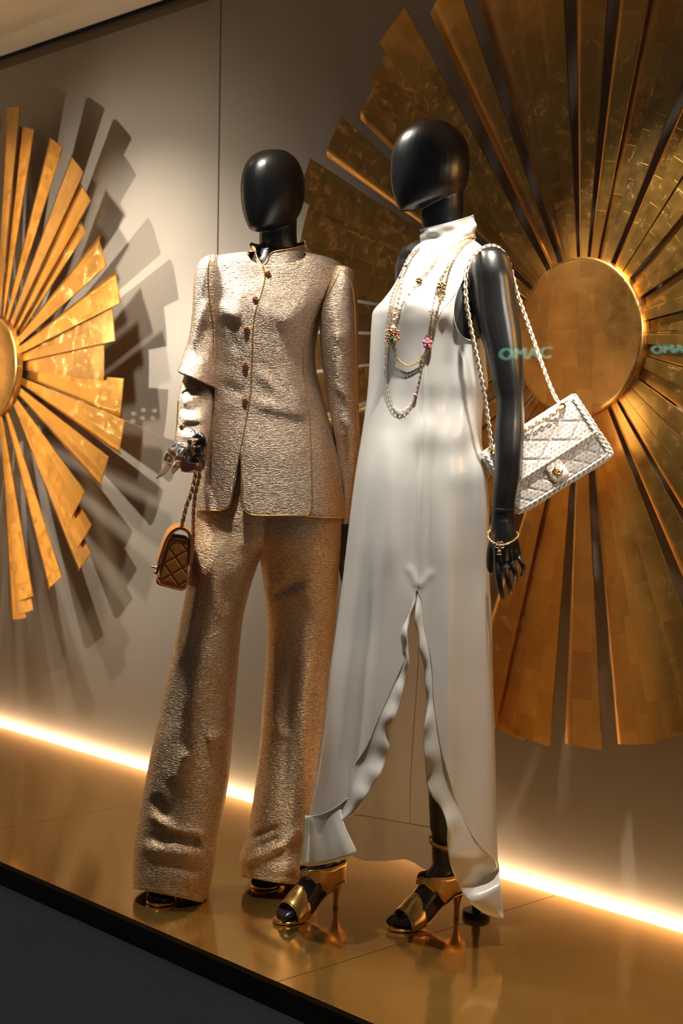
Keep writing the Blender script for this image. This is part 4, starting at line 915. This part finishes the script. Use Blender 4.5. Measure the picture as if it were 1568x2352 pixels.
# the flap's top folds back over the bag
G = [[(u, f1_-.004+.004*math.sin(t), .006+.034*math.cos(t)) for u in np.linspace(-a_+.004, a_-.004, 40)] for t in np.linspace(0, math.pi, 14)]
V, Fc, U = grid(G); bagpart('top_fold', V, Fc, M['boucle'], flap, U)
def braid(path, r, parent, name='braid'):
    P = cr(np.array(path, float), max(60, int(260*1)), False); s = np.r_[0, np.cumsum(np.linalg.norm(np.diff(P, axis=0), axis=1))]
    parts = []
    T, Nn, B = frames(P)
    for k in range(2):
        ph = s/.0045+k*math.pi; L = P+Nn*(r*.55*np.sin(ph))[:, None]+B*(r*.55*np.cos(ph))[:, None]; parts.append(tube(L, r*.72, 6))
    V, Fc = join(parts); uv = V[:, :2]*1.7+.013; return bagpart(name, V, Fc, M['boucle'], parent, uv)
i_ = .010
braid([(a_-i_, f1_-.01, .045), (a_-i_, .04, .046), (a_-i_, f0+.012, .045), (a_-.014, f0+i_, .045), (.0, f0+i_*.9, .046), (-a_+.014, f0+i_, .045), (-a_+i_, f0+.014, .045), (-a_+i_, f1_-.01, .045)], .0030, flap)
braid([(a_-.001, f1_-.004, .036), (a_, .03, .037), (a_-.001, f0+.006, .037), (a_-.010, f0, .037), (0, f0-.001, .038), (-a_+.01, f0, .037), (-a_+.001, f0+.01, .037), (-a_+.001, f1_-.01, .036)], .0034, flap)
braid([(a_-.009, f0-.004, .033), (a_-.009, -b_+.022, .033), (a_-.02, -b_+.010, .033), (0, -b_+.008, .034), (-a_+.02, -b_+.010, .033), (-a_+.009, -b_+.022, .033), (-a_+.009, f0-.004, .033)], .0034, None)
braid([(a_, f0, .022), (a_, -b_+.018, .022), (a_-.016, -b_+.001, .023), (0, -b_, .024), (-a_+.016, -b_+.001, .023), (-a_, -b_+.018, .022), (-a_, f0, .022)], .0042, None)
rings_ = [rrect(-.022+i, .021-i, -.071+i, f0+.006, .011, z) for z, i in ((.036, 0), (.041, 0), (.0445, .003), (.045, .008))]
V, Fc = closed_loft(rings_); lk = bagpart('lock_tab', V, Fc, M['boucle'], None, V[:, :2]*1.0)
cE = (MB @ np.array([-.001, -.047, .0475, 1]))[:3]
em = emblem(cE, (e1*.9+e2*.43), (-e1*.43+e2*.9), e3, .0088, .0018, M['gold'], lk); em['label'] = 'gold interlocked twist lock'
V, Fc = ellipsoid((-.001, -.047, .0465), (.0032, .0046, .0035), 10); bagpart('turn_knob', V, Fc, M['gold'], lk)
grom = []
for gx, gy in ((1291.5, 932), (1133, 1040)):
    p = at(gx, gy, DB-.05); l = np.linalg.inv(MB) @ np.r_[p, 1]; q = np.linspace(0, 2*math.pi, 25)
    V, Fc = tube([(l[0]+.0072*math.cos(a), l[1]+.0072*math.sin(a), .0465) for a in q], .0016, 7, False); bagpart('grommet', V, Fc, M['gold'])
    V, Fc = closed_loft([[(l[0]+rr*math.cos(a), l[1]+rr*math.sin(a), .0455) for a in q[:-1]] for rr in (.0066, .003)]); bagpart('eyelet_hole', V, Fc, M['steel']); grom.append(l)
lkm = link_mesh(.0132, .0100, .0016, M['gold'])
front_s = cr(xyD([(1133, 1038, 3.528), (1129, 1022, 3.522), (1123, 975, 3.512), (1115, 920, 3.50), (1106, 870, 3.482), (1096, 822, 3.472), (1087, 780, 3.463), (1078, 735, 3.455), (1071, 690, 3.448), (1069, 655, 3.446), (1072, 620, 3.446), (1080, 596, 3.455), (1092, 581, 3.47), (1106, 571, 3.49), (1121, 564.5, 3.505), (1138, 566, 3.525), (1154, 578, 3.545), (1168, 604, 3.56), (1178, 638, 3.57), (1186, 668, 3.572), (1196, 698, 3.572), (1210, 737, 3.568), (1225, 780, 3.56), (1241, 826, 3.55), (1256, 868, 3.54), (1270, 902, 3.53), (1281, 922, 3.522)]), 300)
strap = thing('chain_strap', None, None, tuple(front_s[120])); put_p(strap, wbag); strap['label'] = 'gold chain laced with white leather, over the shoulder'
chain(front_s, .0090, lkm, strap, M['whiteleather'], .0046, .0014)
inner = cr(np.array([(MB @ np.r_[p, 1])[:3] for p in [(grom[0][0], grom[0][1], .050), (grom[0][0]-.02, grom[0][1]-.004, .0525), (.05, grom[0][1]-.004, .0525), (.0, grom[0][1]-.001, .052), (-.06, grom[0][1]+.001, .052), (grom[1][0]+.01, grom[1][1], .052), (grom[1][0], grom[1][1], .049)]]), 160)
ins = thing('flap_chain', None, None, tuple(inner[80])); put_p(ins, wbag)
chain(inner, .0090, lkm, ins, M['whiteleather'], .0028, .0012)

# ================================================================== brown bag
DBr = 3.69
bb = thing('handbag', 'small tan suede quilted handbag hanging from the hand by chains', 'handbag', tuple(at(400, 1290, DBr)))
ex = FH*.991-RH*.138; LB = .165
def prism(poly, D, L, mat, parent, name, bev=.004, n=60):
    P = cr(np.array(poly, float), n, True)[:-1]; base = np.array([at(x, y, D) for x, y in P]); c = base.mean(0)
    rg = []
    for d, i in ((0, .10), (.0012, .045), (bev, .0), (L-bev, 0), (L-.001, .05), (L, .10)): rg.append(base+(c-base)*i+ex*d)
    V, Fc = closed_loft(rg); return mk(name, V, Fc, mat, parent)
body_p = [(388, 1233), (412, 1236), (434, 1242), (437, 1262), (434, 1290), (432, 1315), (431.5, 1340), (426, 1354), (416, 1357), (392, 1351), (369, 1346), (359.5, 1340), (359, 1331), (365, 1315), (371, 1290), (377, 1262), (383, 1242)]
prism(body_p, DBr+.006, LB-.012, M['suede'], bb, 'bag_body', .006)
# quilted end panel
lp = cr(np.array([(391, 1236), (384, 1250), (378, 1275), (372, 1298), (366, 1318), (363, 1332), (368, 1340)], float), 60); rp = cr(np.array([(433, 1243), (434.5, 1262), (431.5, 1290), (429.5, 1315), (429, 1338), (425, 1349), (417, 1353)], float), 60)
rows = []
for j in range(60):
    r_ = []
    for i in range(44):
        t = i/43; x, y = lp[j]*(1-t)+rp[j]*t; h = 0
        for dx, dy in ((.56, .83), (.87, -.5)):
            d = (x-400)*dy-(y-1290)*dx; m = abs((d/30.+.25) % 1-.5)*30.; h = max(h, math.exp(-(m/1.5)**2))
        edge = min(t, 1-t, j/59, 1-j/59); puff = .0055*min(1, edge*9)**.5
        r_.append(at(x, y, DBr+.006-puff+.0035*h))
    rows.append(r_)
V, Fc, U = grid(rows); mk('quilted_end', V, Fc, M['suede'], bb, True, U)
fp = cr(np.array([(436, 1300), (439, 1270), (440.5, 1248), (437, 1231), (428, 1219), (415, 1214), (402, 1217.5), (391, 1227), (383, 1241), (376, 1260), (369.5, 1280), (365.5, 1296)], float), 60)
T2 = np.gradient(fp, axis=0); T2 /= np.linalg.norm(T2, axis=1)[:, None]; N2 = np.c_[-T2[:, 1], T2[:, 0]]
hw = np.interp(np.arange(60), (0, 12, 40, 59), (1.5, 3.0, 4.3, 4.8)); rg = []
for i in range(60):
    cs = []
    for dd, zz_ in ((-1, .002), (-.8, -.0018), (0, -.003), (.8, -.0018), (1, .002), (1, LB-.002), (.7, LB+.001), (-.7, LB+.001), (-1, LB-.002)):
        x, y = fp[i]+N2[i]*hw[i]*dd-N2[i]*0; cs.append(at(x, y, DBr)+ex*zz_)
    rg.append(cs)
V, Fc = closed_loft(rg); fl_ = mk('flap', V, Fc, M['suede'], bb)
for o_ in (-.7, .7):
    V, Fc = tube([at(*(fp[i]+N2[i]*hw[i]*o_), DBr-.0028) for i in range(0, 60)], .0011, 6); mk('flap_piping', V, Fc, M['suede'], fl_)
V, Fc = tube(xyD([(391, 1235, DBr+.002), (412, 1237.5, DBr+.001), (433, 1242.5, DBr+.002)]), .0022, 8); mk('top_seam', V, Fc, M['suede'], bb)
V, Fc = tube(xyD([(363, 1333, DBr+.003), (367, 1342, DBr+.001), (392, 1350, DBr), (417, 1355.5, DBr), (426, 1351, DBr+.001), (430, 1338, DBr+.002), (431.5, 1310, DBr+.003)]), .0020, 8); mk('edge_piping', V, Fc, M['suede'], bb)
lkb = thing('clasp', None, None, tuple(at(362, 1304, DBr+.05))); put_p(lkb, bb)
V, Fc = closed_loft([[at(x, y, DBr+d) for x, y in ((360, 1296), (366.5, 1297), (365, 1318), (358, 1318))] for d in (.052, .085)]); mk('clasp_tab', V, Fc, M['rust'], lkb)
V, Fc = limb([(*at(362, 1304.5, DBr+.065), .0042), (*at(355, 1303.5, DBr+.065), .0028), (*at(350.5, 1303, DBr+.065), .0036)]); mk('turn_knob', V, Fc, M['gold'], lkb)
V, Fc = ellipsoid(at(357.5, 1315, DBr+.06), (.0035, .005, .0045), 10); mk('stud', V, Fc, M['gold'], lkb)
lkm2 = link_mesh(.0125, .0088, .0013, M['gold'])
for nm, pts in (('left strand', [(453, 1050, 3.705), (455, 1062, 3.700), (451, 1078, 3.697), (447, 1099, 3.695), (439, 1133, 3.69), (429, 1160, 3.688), (420.5, 1194, 3.69), (416, 1213, 3.70)]),
                ('right strand', [(456, 1050, 3.715), (459, 1065, 3.710), (457, 1098, 3.710), (449, 1132, 3.71), (445, 1165, 3.71), (443.5, 1200, 3.715), (443, 1240, 3.72), (441, 1270, 3.725), (438, 1292, 3.73)])):
    P = cr(xyD(pts), 120); s_ = thing('chain_strap', None, None, tuple(P[60])); put_p(s_, bb); chain(P, .0092, lkm2, s_, M['rust'], .0042, .0016)
P = cr(xyD([(452, 1052, 3.706), (444, 1040, 3.690), (442, 1026, 3.685), (446, 1014, 3.690), (455, 1010, 3.695)]), 50); s_ = thing('chain_strap', None, None, tuple(P[25])); put_p(s_, bb); chain(P, .0092, lkm2, s_, M['rust'], .0030, .0012)

# ================================================================== scarf
sc = thing('scarf', 'white silk scarf with a gold chain print, tucked in the jacket cuff', 'scarf', tuple(at(395, 1050, 3.70)))
DS = DG-.19
def silk(A, B, n, m, wave, dz, name):
    A = cr(np.array(A, float), n); B = cr(np.array(B, float), n); rows = []
    for j, t in enumerate(np.linspace(0, 1, m)):
        rows.append([at(*(A[i]*(1-t)+B[i]*t), DS+dz+.016*t*math.sin(math.pi*i/n)+sum(a*math.sin(2*math.pi*(f*i/n+g_*t)) for a, f, g_ in wave)) for i in range(n)])
    V, Fc, U = grid(rows); L = U[:, ::-1].copy(); U2 = np.c_[U[:, 1], U[:, 0]]; o = mk(name, V, Fc, M['scarf'], sc, True, U2); sol(o, .0008)
silk([(403, 1014), (389, 1028), (379, 1043), (373, 1062), (371, 1080), (357, 1100)], [(412, 1026), (408, 1042), (402, 1056), (393, 1072), (380, 1088), (357.5, 1101)], 60, 20, [(.004, 1, .7), (.002, 2, 1)], 0, 'scarf_end')
silk([(410, 1030), (404, 1046), (400, 1062), (394, 1077), (396, 1089)], [(422, 1030), (420, 1044), (417, 1058), (412, 1074), (397, 1090.5)], 50, 16, [(.004, 1, .5), (.002, 2.5, .6)], -.012, 'scarf_end')
silk([(405, 1018), (412, 1034), (420, 1048)], [(430, 1028), (428, 1040), (424, 1052)], 30, 14, [(.003, 1, .8)], -.006, 'scarf_knot')

# ================================================================== necklaces
bodyS = Surf((np.array([v.co[:] for v in bodyW.data.vertices]), [tuple(p.vertices) for p in bodyW.data.polygons]))
def lay(pts, n, off=.0045):
    Q = cr(np.array(pts, float), n); out = []
    for x, y in Q:
        p = dressS.hit(x, y, DW-.06, off); out.append(p)
    out = np.array(out)
    for _ in range(3): 
        dd = (out-CAM) @ fw; d2 = dd.copy(); d2[1:-1] = np.minimum(dd[1:-1], (dd[:-2]+dd[2:])/2); sc_ = d2/dd; out = CAM+(out-CAM)*sc_[:, None]
    return out
def torus_part(c, t, y, L, Wd, r, nn=9, k=4):
    z = np.cross(t, y); q = np.linspace(0, 2*math.pi, nn, endpoint=False); V = []; Fc = []
    for a in q:
        p = c+t*L/2*math.cos(a)+y*Wd/2*math.sin(a); o = t*math.cos(a)+y*math.sin(a)
        for j in range(k): b = 2*math.pi*j/k; V.append(p+r*(o*math.cos(b)+z*math.sin(b)))
    for i in range(nn):
        for j in range(k): Fc.append((i*k+j, ((i+1) % nn)*k+j, ((i+1) % nn)*k+(j+1) % k, i*k+(j+1) % k))
    return np.array(V), Fc
def fine_chain(P, pitch, L, Wd, r, parent, bead=0, bead_r=.0028, bmat=None, start=0, end=1, name='chain'):
    s = np.r_[0, np.cumsum(np.linalg.norm(np.diff(P, axis=0), axis=1))]; n = int(s[-1]/pitch)
    tt = (np.arange(n)+.5)*s[-1]/n; Q = np.array([[np.interp(t, s, P[:, j]) for j in range(3)] for t in tt]); T, Nn, B = frames(Q); g_ = []; b_s = []
    for i in range(n):
        if bead and i % bead == 0 and start <= i/n <= end: b_s.append(xf(ellipsoid((0, 0, 0), (bead_r*1.45, bead_r, bead_r), 8), frame_m(Q[i], T[i], Nn[i], B[i])))
        else:
            a = math.pi/4*(1 if i % 2 else -1); g_.append(torus_part(Q[i], T[i], Nn[i]*math.cos(a)+B[i]*math.sin(a), L, Wd, r))
    V, Fc = join(g_); o = mk(name, V, Fc, M['gold'], parent); o['kind'] = 'stuff'
    if b_s: V, Fc = join(b_s); o = mk('beads', V, Fc, bmat, parent); o['kind'] = 'stuff'
def flower(P, r, mat, core, parent, name='flower_station', n=5, two=False):
    f = thing(name, None, None, tuple(P)); put_p(f, parent)
    for k in range(n):
        a = 2*math.pi*k/n+.3; d = RH*math.cos(a)+UP*math.sin(a); s_ = np.cross(d, FH)
        V, Fc = xf(ellipsoid((0, 0, 0), (r*.55, r*.45, r*.22), 9), frame_m(P+d*r*.6-FH*.001, d, s_, FH)); mk('petal', V, Fc, mat, f)
    V, Fc = ellipsoid(P-FH*r*.25, (r*.28,)*3, 8); mk('flower_center', V, Fc, core, f); return f
def gems(P, parent, n, R_, sizes, mats, name='gem'):
    for k in range(n):
        a = k*2.39996; q = R_*math.sqrt((k+.5)/n); r = sizes[k % len(sizes)]
        V, Fc = ellipsoid(P+RH*q*math.cos(a)+UP*q*1.18*math.sin(a)-FH*(.004*(1-q/R_)+.002), (r, r, r), 9); mk(name, V, Fc, M[mats[(k*5) % len(mats)]], parent)
n1 = thing('necklace', 'longest necklace of clear crystal beads, looping lowest on the white dress', 'necklace', tuple(dressS.hit(925, 900, DW-.1)), group='layered necklaces on the white dress')
L1 = lay([(964, 568), (951, 578), (940, 588), (928, 612), (918, 638), (908, 660), (900, 680), (893, 712), (889, 745), (888, 772), (885.5, 800), (884, 832), (885.5, 866), (890.6, 900), (902.5, 934), (919.5, 945), (938, 935), (953.5, 909), (962, 875), (970.5, 832), (977, 807), (981, 788), (986, 756), (991, 723), (999.5, 676), (1009.7, 642), (1023, 616), (1040, 585), (1057, 567), (1074, 556), (1090, 550)], 420)
fine_chain(L1, .0060, .0078, .0052, .0008, n1, 2, .0024, M['crystal'])
flower(dressS.hit(981, 788, None, .008), .0115, M['pink'], M['gold'], n1)
flower(dressS.hit(993, 716, None, .008), .0100, M['crystal'], M['gold'], n1)
for p in ((953.5, 908), (918, 637), (933, 610)):
    V, Fc = ellipsoid(dressS.hit(*p, None, .006), (.0048,)*3, 10); mk('gem', V, Fc, M['pink'] if p[1] > 700 else M['blue'], n1)
n2 = thing('necklace', 'gold chain necklace looping across the dress front, with a camellia charm by the right strand', 'necklace', tuple(dressS.hit(935, 800, DW-.1)), group='layered necklaces on the white dress')
L2 = lay([(1092, 546), (1075, 554), (1058, 572), (1040, 597), (1030, 619), (1024, 645), (1016, 668), (1009.7, 690), (1001, 722), (994, 750), (989, 779), (986, 798), (977, 813), (962, 830), (936.5, 841), (916, 828), (906, 812), (900, 793), (897, 770), (896.6, 747), (900, 713), (905, 686), (916, 655), (928, 628), (945, 593), (963, 570)], 380, .0055)
fine_chain(L2, .0042, .0058, .0044, .0008, n2)
pc = dressS.hit(1014, 657, None, .008); fl2 = flower(pc, .0105, M['gold'], M['crystal'], n2, 'camellia_charm', 6); gems(pc, fl2, 9, .009, (.0020, .0026), ('gold', 'crystal', 'gold'))
emblem(dressS.hit(1014, 674, None, .008), RH, UP, -FH, .0062, .0011, M['gold'], n2, 'emblem_charm')
for p, m_, r in (((998, 733), 'pearl', .0032), ((1010, 690), 'amber', .0036), ((986, 799), 'amber', .0060)):
    V, Fc = ellipsoid(dressS.hit(*p, None, .005), (r,)*3, 10); mk('bead', V, Fc, M[m_], n2)
n3 = thing('necklace', 'fine gold chain slanting from the shoulder to a round cluster pendant of colored stones', 'necklace', tuple(dressS.hit(950, 700, DW-.1)), group='layered necklaces on the white dress')
L3 = lay([(1090, 541), (1075, 547), (1058, 554), (1040, 565), (1024, 576), (1008, 588), (997, 603), (986, 618), (970.5, 635), (962, 645), (950, 660), (940, 673), (930, 686), (921, 704), (914, 722), (908, 740), (903, 757)], 260, .0058)
fine_chain(L3, .0044, .0058, .0042, .0008, n3, 5, .0030, M['pearl'], .58, 1)
L4 = lay([(922, 640), (920, 662), (916, 680), (911, 700), (907, 720), (904, 740), (902, 757)], 120, .005); fine_chain(L4, .0050, .0058, .0042, .0008, n3, 3, .0034, M['pearl'], 0, 1, 'pearl_strand')
flower(dressS.hit(962, 645, None, .007), .0078, M['gold'], M['crystal'], n3, 'flower_station', 6)
pp = dressS.hit(900, 771, None, .009); pd = thing('pendant', None, None, tuple(pp)); put_p(pd, n3)
V, Fc = ellipsoid(pp, (.012, .012, .018), 16); mk('setting', V, Fc, M['gold'], pd)
gems(pp-FH*.008, pd, 30, .0175, (.0034, .0026, .0040, .0030), ('gold', 'red', 'gold', 'crystal', 'gold', 'amber', 'crystal', 'gold', 'pink', 'gold', 'green', 'gold', 'crystal'))
V, Fc = ellipsoid(dressS.hit(902.5, 752, None, .012), (.0048,)*3, 12); mk('pearl', V, Fc, M['pearl'], pd)

# ================================================================== bracelet
br = thing('bracelet', 'gold chain bracelet with a flower and a small charm on the black wrist', 'bracelet', tuple(at(1150, 1248, 3.46)))
BP = cr(xyD([(1125, 1218, 3.495), (1120, 1227, 3.485), (1123, 1237, 3.470), (1133, 1246, 3.459), (1148, 1252, 3.454), (1161, 1250, 3.454), (1174, 1245, 3.458), (1185, 1237, 3.466), (1190, 1229, 3.484), (1186, 1222, 3.497), (1170, 1213, 3.512), (1155, 1210, 3.517), (1138, 1212, 3.512)]), 160, True)
fine_chain(BP, .0036, .0050, .0036, .0007, br)
fc = at(1147.5, 1253, 3.449)
fb = thing('flower', None, None, tuple(fc)); put_p(fb, br)
for k in range(5):
    a = 2*math.pi*k/5+math.pi/2+.63; d = RH*math.cos(a)+UP*math.sin(a); q = np.linspace(0, 2*math.pi, 13); s_ = np.cross(d, FH)
    V, Fc = tube([fc+d*(.0065+.0038*math.cos(x))+s_*.0033*math.sin(x) for x in q], .0009, 6, False); mk('petal', V, Fc, M['gold'], fb)
V, Fc = ellipsoid(fc-FH*.001, (.0022,)*3, 10); mk('blue_stone', V, Fc, M['blue'], fb)
V, Fc = tube([at(1146.5, 1260, 3.449), at(1146.5, 1266, 3.449)], .0006, 6); mk('charm_ring', V, Fc, M['gold'], br)
emblem(at(1146.3, 1269.5, 3.448), RH, UP, -FH, .0040, .0008, M['gold'], br, 'emblem_charm')

# ================================================================== across the street, seen only as faint reflections in the glass
def mirrored(x, y, yreal):
    """the place beyond the camera whose reflection in the window pane falls on this line of sight"""
    yv = -2.12-yreal; d = fw+(x-784)/F_PX*rt-(y-1176)/F_PX*up; t = (yv-CAM[1])/d[1]; p = CAM+d*t; return np.array([p[0], yreal, p[2]]), t
M['sign'] = m_emit('sign_glow', (.30, 1., .72), 5.5); M['bulb'] = m_emit('bulb_glow', (1., .86, .72), 5.)
for x, y, hpx in ((1143, 826, 27), (1493, 812, 20)):  # second copy added for the doubled reflection in the pane
    p, t = mirrored(x, y, -6.4); q_, _ = mirrored(x+100, y, -6.4); cu = bpy.data.curves.new('sign_text', 'FONT'); cu.body = 'OMAC'; cu.size = hpx/F_PX*t*1.35; cu.extrude = .004
    o = bpy.data.objects.new('sign_text', cu); C.objects.link(o); dg = bpy.context.evaluated_depsgraph_get(); me = bpy.data.meshes.new_from_object(o.evaluated_get(dg)); bpy.data.objects.remove(o)
    me.materials.clear(); me.materials.append(M['sign'])
    sg = thing('shop_sign', 'lit green shop sign across the street, mirrored in the glass '+('over the black arm' if x < 1300 else 'as an added second image at the right edge'), 'sign', tuple(p))
    b_ = bpy.data.objects.new('letters', me); put(b_, None); b_.parent = sg; b_.matrix_basis = Matrix(((1.45, 0, 0, 0), (0, 0, -1, 0), (0, 1, 0, 0), (0, 0, 0, 1)))
    wd_ = max(v.co.x for v in me.vertices)*1.45; hh = cu.size
    box('backboard', (p[0]-.03, -6.46, p[2]-.05), (p[0]+wd_+.03, -6.41, p[2]+hh), M['steel'], sg)
lm = thing('street_lamp', 'cluster of small round street bulbs mirrored in the glass near the jacket cuff', 'lamp', tuple(mirrored(328, 955, -5.4)[0]))
for x, y in ((305, 950), (327, 942), (353, 943), (303, 967), (325, 960), (348, 960)):
    p, t = mirrored(x, y, -5.4); V, Fc = ellipsoid(p, (.0135,)*3, 12); mk('bulb', V, Fc, M['bulb'], lm)
p, t = mirrored(328, 955, -5.4); V, Fc = tube([p+np.array([0, -.05, .12]), p+np.array([0, -.05, -1.9])], .02, 8); mk('post', V, Fc, M['steel'], lm)
